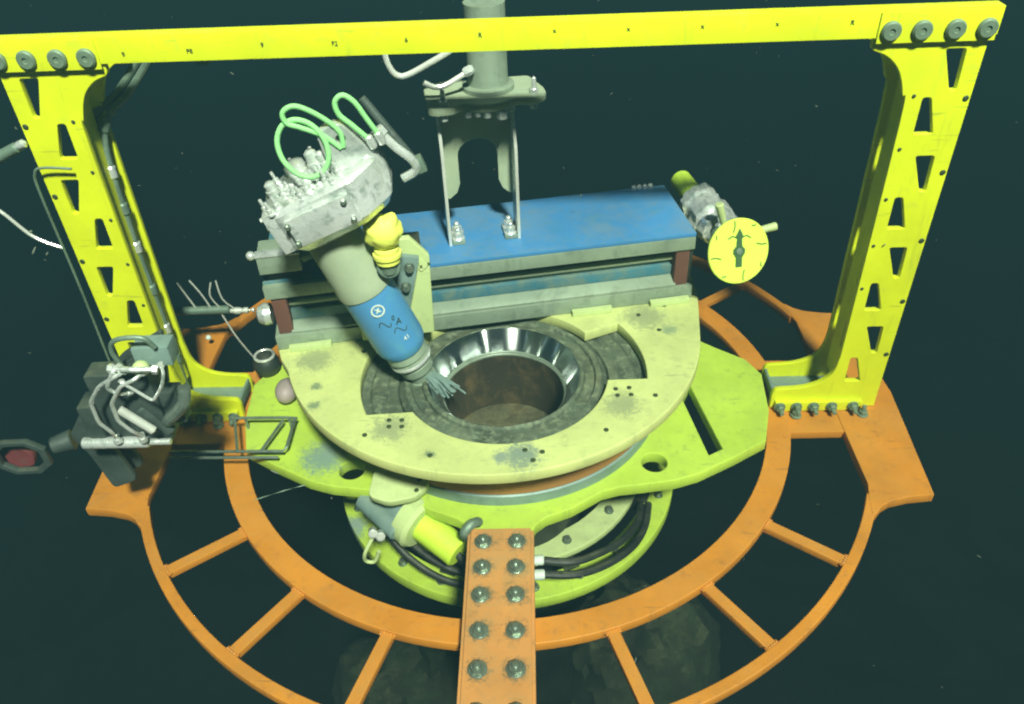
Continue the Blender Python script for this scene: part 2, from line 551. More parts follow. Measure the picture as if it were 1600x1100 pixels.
# strap over the tongue, with side skirts and studs
st = obj('strap', plate('strap', [(-0.128, -1.92), (0.128, -1.92), (0.128, -0.94), (-0.128, -0.94)], [], 0.032, top=0.100), 'strap', base)
for s in (-1, 1):
    obj('strap_skirt', boxme('strap_skirt', s * 0.131 - 0.010, s * 0.131 + 0.010, -1.92, -0.945, 0.003, 0.088), 'strap', st)
sbm_ = bmesh.new()
lathe(sbm_, [(0.037, 0), (0.037, 0.005), (0.034, 0.008)], 24)
lathe(sbm_, [(0.029, 0.008), (0.029, 0.020), (0.026, 0.024)], 6)
lathe(sbm_, [(0.017, 0.024), (0.016, 0.030), (0.010, 0.036), (0.0005, 0.038)], 12)
sb = to_mesh(sbm_, 'bolt')
for y in (-1.012, -1.142, -1.275, -1.435, -1.595, -1.76):
    for x in (-0.072, 0.068):
        obj('bolt', sb, 'bolt', st, (x + random.uniform(-.003, .003), y, 0.100), qz(random.uniform(0, 60)))

# ================================================================== yellow portal frame
FO, FYAW = (0.03, -0.129, -0.463), -2.5
portal = thing('portal_frame', 'tall bright yellow steel portal frame with perforated legs', 'portal frame', FO, qz(FYAW))
leg_ol = [(1.352, 0.002), (1.352, 0.085), (1.362, 0.110), (1.385, 0.120), (1.47, 0.126), (1.54, 0.142), (1.595, 0.175), (1.628, 0.225), (1.640, 0.30), (1.642, 0.45),
          (1.630, 1.50), (1.612, 1.62), (1.575, 1.715), (1.52, 1.770), (1.462, 1.795), (1.452, 1.812), (1.452, 1.838), (1.876, 1.838), (1.876, 0.002)]
_c = [(v.x, v.y) for v in smooth_path([Vector((x, y, 0)) for x, y in leg_ol[1:16]], False, 4)]
leg_ol = [leg_ol[0]] + _c + leg_ol[16:]
back_ol = [q for q in leg_ol[:-2]] + [(1.70, 1.838), (1.70, 0.30), (1.72, 0.15), (1.78, 0.10), (1.80, 0.002)]
holes = []
for k in range(4):
    z = 1.793 - 0.430 * k
    holes.append(rounded([(1.729, z), (1.806, z), (1.812, z - 0.160), (1.786, z - 0.160)], 0.012))
    z -= 0.186
    holes.append(rounded([(1.693, z), (1.726, z), (1.772, z - 0.150), (1.695, z - 0.150)], 0.012))
web_ol = [(0.030, 0.16), (0.155, 0.16), (0.155, 1.78), (0.030, 1.78)]
for k in range(4, 0, -1):
    z = 0.16 + 0.36 * k
    web_ol += [(0.030, z), (0.058, z - 0.02), (0.058, z - 0.17), (0.030, z - 0.19)]
rivet = latheme('rivet', [(0.012, 0), (0.012, 0.002), (0.008, 0.0045)], 12)
plug = latheme('bolt_head', [(0.036, 0), (0.036, 0.010), (0.030, 0.016), (0.012, 0.017), (0.010, 0.012)], 24)
footbolt = hexbolt('bolt', 0.021, 0.02, True, 0.03)
QF = Quaternion((1, 0, 0), R(90))
for s in (1, -1):
    mm = FRONT if s == 1 else MIRX @ FRONT
    leg = obj('leg', plate('leg', leg_ol, holes, 0.03, 0.003, top=0.0, mat4=mm), 'yellow', portal)
    obj('back_plate', plate('back_plate', back_ol, [], 0.025, 0.003, top=-0.195, mat4=mm), 'yellow', leg)
    wm = Matrix(((0, 0, 1, 0), (1, 0, 0, 0), (0, 1, 0, 0), (0, 0, 0, 1)))     # plate -> the y,z plane
    wm = Matrix.Translation((1.668, 0, 0)) @ wm
    obj('web', plate('web', web_ol, [], 0.018, 0.002, top=0.0, mat4=wm if s == 1 else MIRX @ wm), 'yellow', leg)
    bm = bmesh.new()
    box(bm, 1.36, 1.75, 0.0305, 0.1945, 0.030, 0.045, 0.003)
    box(bm, 1.356, 1.368, 0.0305, 0.1945, 0.046, 0.100, 0.003)
    me = to_mesh(bm, 'foot_floor')
    if s < 0:
        me.transform(MIRX)
        me.flip_normals()
    obj('foot_floor', me, 'floorgrey', leg)
    for z in (1.60, 1.288, 0.965, 0.645, 0.335):
        obj('rivet', rivet, 'mark', leg, (s * 1.858, -0.0002, z), QF)
    for z in (1.615, 1.395, 1.17, 0.945, 0.72):
        obj('rivet', rivet, 'greenmark', leg, (s * 1.657, -0.0002, z), QF).scale = (0.65, 0.65, 1)
    for x in (1.392, 1.475, 1.56, 1.65, 1.755):
        obj('bolt', footbolt, 'boltring', leg, (s * x, -0.0285, 0.031), QF)
    for x in (1.47, 1.80):
        obj('bolt', footbolt, 'bolt', leg, (s * x, -0.06, 0.0), None)
    obj('foot_flange', boxme('foot_flange', min(s * 1.372, s * 1.80), max(s * 1.372, s * 1.80), -0.028, -0.0005, 0.001, 0.055, bev=0.003), 'yellow', leg)
bm = bmesh.new()
box(bm, -1.895, 1.895, -0.012, 0.055, 1.843, 1.946, 0.006)
beam = obj('crossbeam', to_mesh(bm, 'crossbeam'), 'yellow', portal)
for s in (-1, 1):
    x0, x1 = sorted((s * 1.456, s * 1.885))
    sp_ = obj('splice_plate', boxme('splice_plate', x0, x1, -0.020, -0.0125, 1.826, 1.938, bev=0.002), 'yellow', beam)
    for x in (1.500, 1.612, 1.732, 1.846):
        obj('bolt_head', plug, 'boltring', sp_, (s * x, -0.020, 1.872), QF)
TF = Matrix(((1, 0, 0, 0), (0, 0, -1, 0), (0, 1, 0, 0), (0, 0, 0, 1)))
for x, z, ch in ((-1.36, 1.885, '9'), (-1.105, 1.889, 'P8'), (-0.825, 1.903, '9'), (-0.552, 1.899, 'F2'), (-0.282, 1.904, '6'), (-0.006, 1.912, 'R'),
                 (0.27, 1.92, 'x'), (0.542, 1.917, 'x'), (0.813, 1.917, 'x'), (1.085, 1.917, 'x'), (1.357, 1.912, 'R')):
    text('mark', ch, 0.024, 'mark', beam, Matrix.Translation((x, -0.0135, z - 0.008)) @ TF)
for x in (-1.08, -0.55):
    obj('tab', boxme('tab', x - 0.026, x + 0.026, 0.02, 0.045, 1.815, 1.8428, bev=0.003), 'floorgrey', beam)

# ================================================================== support bracket (winged yellow plate)
rh = [(0.127, -1.31), (0.127, -0.945), (0.150, -0.895), (0.195, -0.855), (0.311, -0.805), (0.385, -0.755), (0.450, -0.710), (0.530, -0.685), (0.640, -0.672), (0.788, -0.650),
      (0.90, -0.612), (1.08, -0.512), (1.252, -0.405), (1.315, -0.19), (1.341, 0.085), (1.284, 0.21), (1.141, 0.32), (0.80, 0.62), (0.40, 0.80)]
ol = rh + [(-x, y) for x, y in reversed(rh)]
slot = [(0.902, -0.100), (0.955, 0.012), (1.036, -0.455), (0.965, -0.495)]
bracket = thing('support_bracket', 'lime yellow winged plate under the round cover, with two lifting holes', 'bracket', (BC[0], BC[1], -0.46), qz(BYAW))
obj('wing_plate', plate('wing_plate', ol, [circ(0.705, -0.535, 0.060, 32), circ(-0.71, -0.548, 0.060, 32), slot, circ(0, 0, 0.70, 64)], 0.062, 0.005, top=0.062), 'lime', bracket)
obj('grey_collar', latheme('grey_collar', [(0.785, 0.0635), (0.785, 0.118), (0.778, 0.124), (0.745, 0.124), (0.745, 0.0635), (0.785, 0.0635)], 96, False), 'floorgrey', bracket)
obj('brown_collar', latheme('brown_collar', [(0.775, 0.1245), (0.780, 0.13), (0.780, 0.335), (0.775, 0.34), (0.755, 0.34), (0.755, 0.1245), (0.775, 0.1245)], 96, False), 'rust', bracket)
hk = bmesh.new()
tube(hk, [(-0.150, -0.93, 0.03), (-0.155, -0.955, 0.09), (-0.125, -0.93, 0.115), (-0.10, -0.90, 0.09), (-0.11, -0.875, 0.063)], 0.022)
obj('retaining_hook', to_mesh(hk, 'retaining_hook'), 'dullpipe', bracket)

# ================================================================== pale cover plate
cover = thing('cover_plate', 'pale yellow green half moon cover plate round the polished bore', 'cover plate')
H = (0.045, -0.350)
ol = [(-1.05, 0.30), (-1.045, -0.09), (-1.01, -0.19)] + arc(0, 0, 1.0, 196, 352, 90) + [(1.022, 0.04), (1.042, 0.165), (1.05, 0.42)]
h1 = arc(H[0], H[1], 0.474, -12, -148, 40)
h2 = arc(H[0], H[1], 0.655, -157, -201, 16)
h3 = arc(H[0], H[1], 0.474, 158, 33, 40)
h4 = arc(H[0], H[1], 0.650, 30, -9, 16)
cv = obj('plate', plate('plate', ol, [h1 + h2 + h3 + h4], 0.055, 0.006, top=0.0), 'pale', cover)
RYAW = math.degrees(math.atan(0.132))
strip = boxme('clamp_strip', -0.10, 0.10, -0.030, 0.0, 0.001, 0.030, bev=0.003)
for x, y in ((-0.88, -0.088), (0.49, 0.090), (0.885, 0.142)):
    obj('clamp_strip', strip, 'palefit', cover, (x, y - 0.012, 0), qz(RYAW))
scr = latheme('screw', [(0.011, 0), (0.011, 0.003), (0.006, 0.0035), (0.005, 0.001)], 12)
for x, y in ((-0.456, -0.651), (-0.401, -0.655), (-0.453, -0.692), (-0.398, -0.695), (0.537, -0.517), (0.597, -0.513), (0.540, -0.56), (0.599, -0.56), (-0.552, -0.736),
             (0.704, -0.572), (0.464, -0.774), (-0.269, -0.875), (0.72, 0.03), (0.86, 0.10), (0.80, -0.10), (0.15, -0.93), (0.19, -0.885), (-0.62, -0.16), (0.12, -0.87)):
    obj('screw', scr, 'mark', cover, (x, y, 0.0003))

# ================================================================== wellhead
well = thing('wellhead', 'round wellhead with polished steel bore and silted grey outer ring', 'wellhead', (H[0] - 0.005, H[1] + 0.01, 0))
obj('seal_surface', latheme('seal_surface', [(0.352, -0.027), (0.349, -0.029), (0.293, -0.112), (0.290, -0.120)], 128, False), 'polished', well)
obj('lip_ring', latheme('lip_ring', [(0.2895, -0.1205), (0.285, -0.125), (0.285, -0.132), (0.281, -0.136), (0.281, -0.145)], 96, False), 'greyplate', well)
bm = bmesh.new()
prof = [(0.3525, -0.027), (0.358, -0.024), (0.372, -0.030), (0.378, -0.046), (0.42, -0.050), (0.428, -0.038), (0.452, -0.040), (0.468, -0.062), (0.480, -0.072), (0.478, -0.088), (0.40, -0.10), (0.36, -0.30)]
lathe(bm, prof, 128, False)
for v in bm.verts:
    v.co.z += 0.006 * noise.noise(v.co * 14) if abs(v.co.z + 0.028) > 0.001 else 0
obj('outer_ring', to_mesh(bm, 'outer_ring'), 'mottled', well)
for a0, a1 in ((-28, 48), (140, 216)):
    bm = bmesh.new()
    lathe(bm, [(0.481, -0.085), (0.49, -0.064), (0.53, -0.068), (0.545, -0.078), (0.565, -0.066), (0.605, -0.064), (0.62, -0.076), (0.64, -0.064), (0.685, -0.060), (0.69, -0.10)], 40, False, None, R(a0), R(a1))
    for v in bm.verts:
        v.co.z += 0.008 * noise.noise(v.co * 18)
    obj('wear_pad', to_mesh(bm, 'wear_pad'), 'mottled', well)
obj('bore', latheme('bore', [(0.2805, -0.1455), (0.278, -0.16), (0.278, -0.46), (0.20, -0.475), (0.0001, -0.47)], 64, False), 'bore', well)
obj('casing', latheme('casing', [(0.36, -0.30), (0.36, -1.2), (0.44, -1.22), (0.44, -1.5), (0.34, -1.55), (0.34, -8.8)], 64, False), 'dark', well)

# ================================================================== slide rail
rail = thing('slide_rail', 'long slide rail with flat blue top lying behind the bore', 'slide rail', (-0.01, 0.024, 0.003), qz(RYAW))
U0_, U1_ = -1.035, 1.018
obj('top_cover', boxme('top_cover', U0_ + 0.30, U1_, 0.004, 0.52, 0.352, 0.372, bev=0.005), 'blue', rail)
obj('top_cover', boxme('top_cover', U0_, U0_ + 0.297, 0.03, 0.52, 0.340, 0.360, bev=0.005), 'bluework', rail)
obj('upper_ledge', boxme('upper_ledge', U0_, U1_ - 0.002, 0.0, 0.50, 0.284, 0.351, bev=0.005), 'greyplate', rail)
obj('body', boxme('body', U0_ + 0.02, U1_ - 0.02, 0.11, 0.48, 0.02, 0.283, bev=0.004), 'dark', rail)
bm = bmesh.new()
rod(bm, (U0_ + 0.06, 0.07, 0.212), (U1_ - 0.09, 0.07, 0.212), 0.015)
obj('guide_rod', to_mesh(bm, 'guide_rod'), 'cream', rail)
bm = bmesh.new()
rod(bm, (U0_ + 0.06, 0.095, 0.245), (U1_ - 0.09, 0.095, 0.245), 0.012)
obj('guide_rod', to_mesh(bm, 'guide_rod'), 'dullpipe', rail)
YZ = Matrix(((0, 0, 1, 0), (1, 0, 0, 0), (0, 1, 0, 0), (0, 0, 0, 1)))
LEN = U1_ - U0_ - 0.16
me = plate('sloped_ledge', [(0.0, 0.078), (0.0, 0.088), (0.052, 0.122), (0.10, 0.122), (0.10, 0.078)], [], LEN, 0.002, top=LEN / 2, mat4=Matrix.Translation(((U0_ + U1_) / 2, 0.004, 0)) @ YZ)
obj('sloped_ledge', me, 'greyplate', rail)
obj('blue_strip', boxme('blue_strip', U0_ + 0.09, U1_ - 0.09, 0.052, 0.105, 0.123, 0.176, bev=0.006), 'bluework', rail)
obj('bearing_bar', boxme('bearing_bar', U0_ + 0.09, U1_ - 0.09, 0.078, 0.107, 0.1765, 0.196, bev=0.003), 'dullpipe', rail)
obj('lower_ledge', boxme('lower_ledge', U0_, U1_ + 0.004, -0.008, 0.45, 0.0, 0.076, bev=0.006), 'greyplate', rail)
for u in (U0_ + 0.055, U1_ - 0.055):
    obj('end_block', boxme('end_block', u - 0.035, u + 0.035, 0.012, 0.105, 0.078, 0.282, bev=0.006), 'redblock', rail)
obj('end_plate', boxme('end_plate', U1_ - 0.018, U1_ - 0.001, 0.02, 0.47, 0.078, 0.283, bev=0.003), 'dark', rail)
cap = obj('end_cap', latheme('end_cap', [(0.05, 0), (0.055, 0.03), (0.04, 0.06), (0.015, 0.07)], 20, True, aligned((U0_ + 0.0, 0.06, 0.17), (-1, 0, 0))), 'silver', rail)
bm = bmesh.new()
for x, y in ((U1_ - 0.17, 0.505), (U1_ - 0.14, 0.507), (U1_ - 0.11, 0.505), (U1_ - 0.08, 0.508)):
    lathe(bm, [(0.014, 0.372), (0.014, 0.386), (0.009, 0.392)], 8, True, Matrix.Translation((x, y, 0)))
obj('screw_row', to_mesh(bm, 'screw_row'), 'silver', rail)

# block with rounded ends on the left end of the rail
blk = thing('clamp_block', 'grey steel clamp block with ball ends on left end of slide rail', 'clamp', (-1.035, -0.115, 0.363), qz(RYAW))
obj('base', boxme('base', 0.03, 0.17, 0.05, 0.20, 0.0, 0.062, bev=0.004), 'dark', blk)
obj('block', boxme('block', 0.005, 0.195, 0.0, 0.16, 0.0625, 0.150, bev=0.006), 'greyplate', blk)
obj('cover_strip', boxme('cover_strip', 0.0, 0.197, -0.004, 0.05, 0.1505, 0.160, bev=0.003), 'silver', blk)
bm = bmesh.new()
bmesh.ops.create_icosphere(bm, subdivisions=2, radius=0.022, matrix=Matrix.Translation((-0.018, 0.03, 0.15)))
obj('ball_end', to_mesh(bm, 'ball_end'), 'silver', blk)
bm = bmesh.new()
rod(bm, (0.196, 0.05, 0.12), (0.25, 0.05, 0.125), 0.04, 0.03, 16, 0.006)
rod(bm, (0.25, 0.05, 0.125), (0.31, 0.05, 0.13), 0.022, 0.018, 12)
obj('coupling', to_mesh(bm, 'coupling'), 'dullpipe', blk)

# ================================================================== clevis bracket and mast
clev = thing('arched_bracket', 'dark steel arched bracket with mast standing on the blue rail top', 'bracket', (0.025, 0.029, 0.376), qz(RYAW))
web = [(-0.180, 0.655), (-0.180, 0.19), (-0.165, 0.185), (-0.128, 0.215), (-0.112, 0.26)] + [(-0.02 + 0.092 * math.cos(R(a)), 0.40 + 0.075 * math.sin(R(a))) for a in range(180, -1, -15)] + \
      [(0.072, 0.26), (0.090, 0.215), (0.122, 0.185), (0.137, 0.19), (0.137, 0.655)]
arch = obj('arch_plate', plate('arch_plate', web, [], 0.018, 0.002, top=0.0, mat4=Matrix.Translation((0, 0.262, 0)) @ FRONT), 'cream', clev)
fl = [(0.14, 0.0), (0.265, 0.0), (0.265, 0.655), (0.225, 0.655), (0.150, 0.45)]
fm = Matrix(((0, 0, 1, 0), (1, 0, 0, 0), (0, 1, 0, 0), (0, 0, 0, 1)))
for u in (-0.1815, 0.150):
    obj('side_flange', plate('side_flange', fl, [], 0.015, 0.002, top=0.0, mat4=Matrix.Translation((u, 0, 0)) @ fm), 'chrome', clev)
fbolt = hexbolt('bolt', 0.024, 0.028, True, 0.02)
for u in (-0.148, 0.105):
    ft = obj('foot', boxme('foot', u - 0.030, u + 0.030, 0.145, 0.275, 0.0, 0.018, bev=0.003), 'greyplate', clev)
    for v in (0.175, 0.235):
        obj('bolt', fbolt, 'silver', ft, (u, v, 0.018))
tp = [(-0.235, 0.115), (-0.20, 0.095), (-0.13, 0.098), (-0.085, 0.130)] + arc(0.035, 0.255, 0.165, 232, 305, 12) + [(0.16, 0.145), (0.20, 0.125), (0.265, 0.14), (0.29, 0.175), (0.29, 0.235),
      (0.25, 0.40), (-0.15, 0.42), (-0.235, 0.36)]
obj('top_flange', plate('top_flange', rounded(tp, 0.02), [], 0.036, 0.008, top=0.695), 'cream', clev)
obj('mast', latheme('mast', [(0.115, 0.6955), (0.115, 0.715), (0.092, 0.722), (0.088, 0.74), (0.088, 1.06)], 32, True, Matrix.Translation((0.05, 0.285, 0))), 'greyplate', clev)
spike = latheme('stud', [(0.02, 0), (0.02, 0.02), (0.012, 0.022), (0.009, 0.065), (0.002, 0.072)], 10)
nut = hexbolt('nut', 0.02, 0.03, False)
for u, v in ((-0.165, 0.135), (0.235, 0.175)):
    obj('stud', spike, 'silver', clev, (u, v, 0.6952))
    obj('nut', nut, 'silver', clev, (u, v, 0.628))
for u, v, s in ((-0.06, 0.14, .9), (-0.02, 0.12, .7), (0.02, 0.115, .9), (0.085, 0.12, 1.3), (0.13, 0.15, .8)):
    o = obj('nut', nut, 'silver', clev, (u, v, 0.6585 - 0.03 * s))
    o.scale = (s, s, s)
for pts, r in (([(-0.385, 0.255, 0.90), (-0.372, 0.255, 0.84), (-0.345, 0.255, 0.80), (-0.30, 0.255, 0.795), (-0.19, 0.26, 0.84), (-0.06, 0.265, 0.90)], 0.013),
               ([(-0.235, 0.20, 0.775), (-0.19, 0.20, 0.752), (-0.14, 0.205, 0.755), (-0.04, 0.22, 0.80)], 0.012)):
    hd = obj('bent_tube', tubeme('bent_tube', pts, r), 'chrome', clev)
    p = pts[-1]
    obj('fitting', latheme('fitting', [(0.018, 0), (0.022, 0.01), (0.022, 0.035), (0.014, 0.045)], 8, True, aligned((p[0] - 0.02, p[1], p[2] - 0.008), (1, 0.1, 0.4))), 'silver', hd)

# ================================================================== inclined cutting tool
axis = Vector((-0.222, -0.030, 0.625)).normalized()
xa = Vector((1, 0.132, 0))
xa = (xa - axis * xa.dot(axis)).normalized()
ya = axis.cross(xa)
tool = thing('inclined_tool', 'tilted cylindrical tool with blue body and silver head reaching into the bore', 'tool',
             (-0.397, -0.327, 0.143), Matrix((xa, ya, axis)).transposed().to_quaternion())
obj('blue_body', latheme('blue_body', [(0.086, 0.0), (0.100, 0.008), (0.112, 0.035), (0.116, 0.06), (0.116, 0.37), (0.10, 0.38)], 48), 'bluebody', tool)
obj('cream_sleeve', latheme('cream_sleeve', [(0.09, 0.360), (0.112, 0.362), (0.122, 0.374), (0.1225, 0.41), (0.119, 0.43), (0.112, 0.72)], 48), 'cream', tool)
noz = obj('nozzle', latheme('nozzle', [(0.094, 0.0), (0.098, -0.030), (0.088, -0.034), (0.086, -0.045), (0.094, -0.048), (0.092, -0.075), (0.076, -0.080), (0.074, -0.092), (0.080, -0.096),
                                       (0.076, -0.135), (0.060, -0.145), (0.056, -0.185), (0.064, -0.19), (0.058, -0.20)], 36), 'greyplate', tool)
obj('nozzle_ring', latheme('nozzle_ring', [(0.0965, -0.050), (0.099, -0.056), (0.099, -0.066), (0.0955, -0.072)], 36, False), 'silver', noz)
ri = tool.rotation_quaternion.inverted()
def TL(p):
    return ri @ (Vector(p) - tool.location)
bm = bmesh.new()
rb = random.Random(11)
for k in range(46):
    e = Vector((rb.gauss(-0.225, 0.026), rb.gauss(-0.410, 0.022), rb.gauss(-0.048, 0.012)))
    b0 = Vector((-0.318 + rb.uniform(-0.02, 0.02), -0.335 + rb.uniform(-0.02, 0.02), 0.0))
    tube(bm, [TL(b0), TL((b0 + e) / 2 + Vector((0, 0, 0.012))), TL(e)], 0.0045, n=5, sub=3)
obj('brush', to_mesh(bm, 'brush'), 'floorgrey', tool)
# silver head: faceted block, gland plate, studs
oct_ = [(-0.265, -0.10), (-0.20, -0.185), (0.11, -0.195), (0.215, -0.12), (0.225, 0.10), (0.12, 0.17), (-0.17, 0.17), (-0.265, 0.08)]
bm = bmesh.new()
levels = [(0.735, 0.62), (0.765, 0.88), (0.80, 1.0), (0.945, 1.0), (0.955, 0.965), (0.965, 0.90)]
rings = []
for z, sc in levels:
    rings.append([bm.verts.new((x * sc, y * sc, z + 0.05 * x)) for x, y in rounded(oct_, 0.02, 2)])
for A, B in zip(rings, rings[1:]):
    for i in range(len(A)):
        bm.faces.new((A[i], A[(i + 1) % len(A)], B[(i + 1) % len(A)], B[i]))
bm.faces.new(rings[0])
bm.faces.new(rings[-1])
head = obj('head', to_mesh(bm, 'head'), 'silver', tool, (0.105, 0, -0.05))
obj('lug', plate('lug', rounded([(0.03, 0.80), (0.215, 0.80), (0.245, 0.90), (0.215, 0.99), (0.17, 1.13), (0.07, 1.135), (0.05, 1.0)], 0.03), [circ(0.14, 1.07, 0.018, 12)], 0.05, 0.006, top=0.0,
                 mat4=Matrix.Translation((0, -0.09, 0)) @ FRONT), 'silver', head)
obj('face_plate', boxme('face_plate', -0.175, 0.085, -0.215, -0.19, 0.805, 0.925, bev=0.008), 'silver', head)
obj('face_plate', boxme('face_plate', -0.255, -0.185, -0.17, -0.10, 0.78, 0.955, bev=0.012), 'silver', head)
hb = hexbolt('bolt', 0.013, 0.018, True, 0.03)
for i in range(13):
    t = -0.235 + i * 0.026
    obj('bolt', hb, 'silver', head, (t, -0.115 - 0.05 * math.sin(i * 1.3), 0.962 + 0.05 * t - 0.004), qz(random.uniform(0, 60)))
for x, y in ((-0.20, 0.08), (-0.12, 0.12), (-0.03, 0.13), (0.03, 0.05), (0.16, 0.06), (0.08, 0.11)):
    obj('bolt', hb, 'silver', head, (x, y, 0.960 + 0.05 * x), qz(random.uniform(0, 60)))
for x, y, h, r in ((-0.09, 0.02, 0.075, 0.055), (0.0, -0.03, 0.10, 0.032), (-0.20, -0.02, 0.06, 0.030), (0.035, -0.05, 0.085, 0.022), (-0.13, -0.07, 0.035, 0.03)):
    obj('gland', latheme('gland', [(r, 0), (r, h * 0.6), (r * 0.8, h * 0.65), (r * 0.75, h), (r * 0.4, h + 0.008)], 16, True, Matrix.Translation((x, y, 0.955 + 0.05 * x))), 'silver', head)
for x, z, L in ((-0.262, 0.88, 0.05), (-0.262, 0.84, 0.045)):
    obj('stud', latheme('stud', [(0.016, 0), (0.016, 0.02), (0.009, 0.024), (0.009, L)], 8, True, aligned((x, -0.02, z), (-1, -0.3, 0.25))), 'silver', head)
for x, y in ((-0.17, -0.235), (0.06, -0.235)):
    for z in (0.825, 0.905):
        obj('screw', latheme('screw', [(0.012, 0), (0.012, 0.012), (0.007, 0.016)], 6, True, aligned((x, -0.214, z), (0, -1, 0))), 'bolt', head)
# lifting cords
LX, LZ = 0.205, -0.035
ring_pts = [(-0.095 + LX + 0.085 * math.cos(a), -0.10 + 0.02 * math.sin(a), 1.085 + LZ + 0.105 * math.sin(a)) for a in [k * math.pi / 5 for k in range(10)]]
obj('cord_loop', tubeme('cord_loop', ring_pts, 0.010, closed=True), 'greencord', tool)
obj('cord_loop', tubeme('cord_loop', [(x + LX + 0.035, -0.09, z + LZ - 0.025) for x, z in ((-0.01, 1.05), (-0.045, 1.12), (-0.10, 1.18), (-0.135, 1.215), (-0.125, 1.255), (-0.075, 1.255), (-0.02, 1.19), (0.015, 1.11), (0.0, 1.05))], 0.0095), 'greencord', tool)
obj('cord_loop', tubeme('cord_loop', [(x + LX + 0.03, -0.09, z + LZ - 0.125) for x, z in ((0.10, 1.14), (0.072, 1.21), (0.05, 1.265), (0.06, 1.31), (0.095, 1.32), (0.12, 1.28), (0.13, 1.21), (0.14, 1.14))], 0.010), 'greencord', tool)
for x in (0.103, 0.14):
    obj('ferrule', latheme('ferrule', [(0.014, 0), (0.016, 0.01), (0.016, 0.045), (0.012, 0.05)], 10, True, Matrix.Translation((x + LX + 0.03, -0.09, 0.975 + LZ))), 'silver', tool)
# hydraulic elbow and rod behind the head
bm = bmesh.new()
rod(bm, (0.42, 0.10, 0.74), (0.345, 0.16, 1.04), 0.019, 0.017, 16, 0.004)
obj('dark_rod', to_mesh(bm, 'dark_rod'), 'arm', tool)
el = obj('elbow', tubeme('elbow', [(0.375, -0.03, 0.96), (0.40, -0.04, 0.89), (0.435, -0.05, 0.82), (0.43, -0.05, 0.775), (0.37, -0.05, 0.765)], 0.017), 'silver', tool)
obj('elbow_nut', latheme('elbow_nut', [(0.032, 0), (0.032, 0.03), (0.022, 0.035)], 6, True, aligned((0.375, -0.03, 0.945), (-0.3, 0.1, 1))), 'silver', el)
obj('elbow_block', boxme('elbow_block', 0.42, 0.47, -0.05, 0.0, 0.75, 0.81, bev=0.008), 'dullpipe', el)
# emblem and letters on the blue body
def on_body(ang, s, r):
    n = Vector((math.sin(ang), -math.cos(ang), 0))
    t = Vector((math.cos(ang), math.sin(ang), 0))
    mm = Matrix((t, Vector((0, 0, 1)), n)).transposed().to_4x4()
    mm.translation = n * r + Vector((0, 0, s))
    return mm
em = obj('emblem', plate('emblem', circ(0, 0, 0.030, 24), [circ(0, 0, 0.023, 24)], 0.002, 0.0003, top=0.004, mat4=on_body(0.18, 0.305, 0.116)), 'white', tool)
obj('emblem_figure', plate('emblem_figure', [(-0.014, -0.012), (-0.004, 0.002), (-0.012, 0.014), (0.0, 0.008), (0.012, 0.016), (0.006, 0.0), (0.014, -0.014), (0.0, -0.006)], [], 0.002, 0.0003, top=0.0035,
                           mat4=on_body(0.18, 0.305, 0.116)), 'white', em)
text('letter', 'A', 0.040, 'mark', tool, on_body(0.62, 0.205, 0.1185) @ Matrix.Rotation(R(-25), 4, 'Z'))
text('letter', '0', 0.030, 'mark', tool, on_body(0.50, 0.235, 0.1185) @ Matrix.Rotation(R(-25), 4, 'Z'))
text('letter', '41', 0.030, 'white', tool, on_body(0.55, 0.115, 0.1185))
for s0, a0, a1 in ((0.225, -0.1, 0.35), (0.165, 0.25, 0.8)):
    bm = bmesh.new()
    tube(bm, [Vector((math.sin(a0 + (a1 - a0) * k / 6) * 0.116, -math.cos(a0 + (a1 - a0) * k / 6) * 0.116, s0 + 0.02 * math.sin(k))) for k in range(7)], 0.0022, n=6, sub=3)
    obj('scratch', to_mesh(bm, 'scratch'), 'mark', tool)

# ================================================================== tool carriage with yellow boot
car = thing('tool_carriage', 'pale upright carriage plate with yellow rubber boot beside the tilted tool', 'carriage', (-0.01, 0.024, 0.003), qz(RYAW))
obj('plate', plate('plate', rounded([(-0.62, 0.085), (-0.285, 0.085), (-0.268, 0.50), (-0.345, 0.600), (-0.62, 0.60)], 0.006), [], 0.035, 0.004, top=0.0, mat4=Matrix.Translation((0, -0.135, 0)) @ FRONT), 'palefit', car)
obj('slider_block', boxme('slider_block', -0.60, -0.30, -0.0995, -0.009, 0.10, 0.56, bev=0.005), 'dark', car)
tm = Matrix.Translation((-0.405, -0.150, 0.34)) @ Matrix.Rotation(R(15), 4, 'Y')
sbm = bmesh.new()
box(sbm, -0.042, 0.042, -0.03, 0.0, -0.20, 0.20, 0.006, tm)
stp = obj('bolt_strip', to_mesh(sbm, 'bolt_strip'), 'floorgrey', car)
nb = hexbolt('bolt', 0.018, 0.02, True)
for k in range(4):
    p = tm @ Vector((0.005, -0.03, 0.15 - 0.10 * k))
    obj('bolt', nb, 'bolt', stp, p, QF)
tg = obj('name_tag', plate('name_tag', rounded([(-0.038, -0.022), (0.038, -0.022), (0.038, 0.022), (-0.038, 0.022)], 0.008), [], 0.004, 0.001, top=0.0045,
                           mat4=Matrix.Translation((-0.318, -0.136, 0.47)) @ FRONT @ Matrix.Rotation(R(-50), 4, 'Z')), 'palefit', car)
for dx, dz in ((-0.008, 0.012), (0.008, -0.012), (0.045, 0.0)):
    text('letter', 'x', 0.032, 'mark', tg, Matrix.Translation((-0.318 + dx, -0.1425, 0.47 + dz)) @ TF)
bm = bmesh.new()
bmesh.ops.create_icosphere(bm, subdivisions=4, radius=0.090)
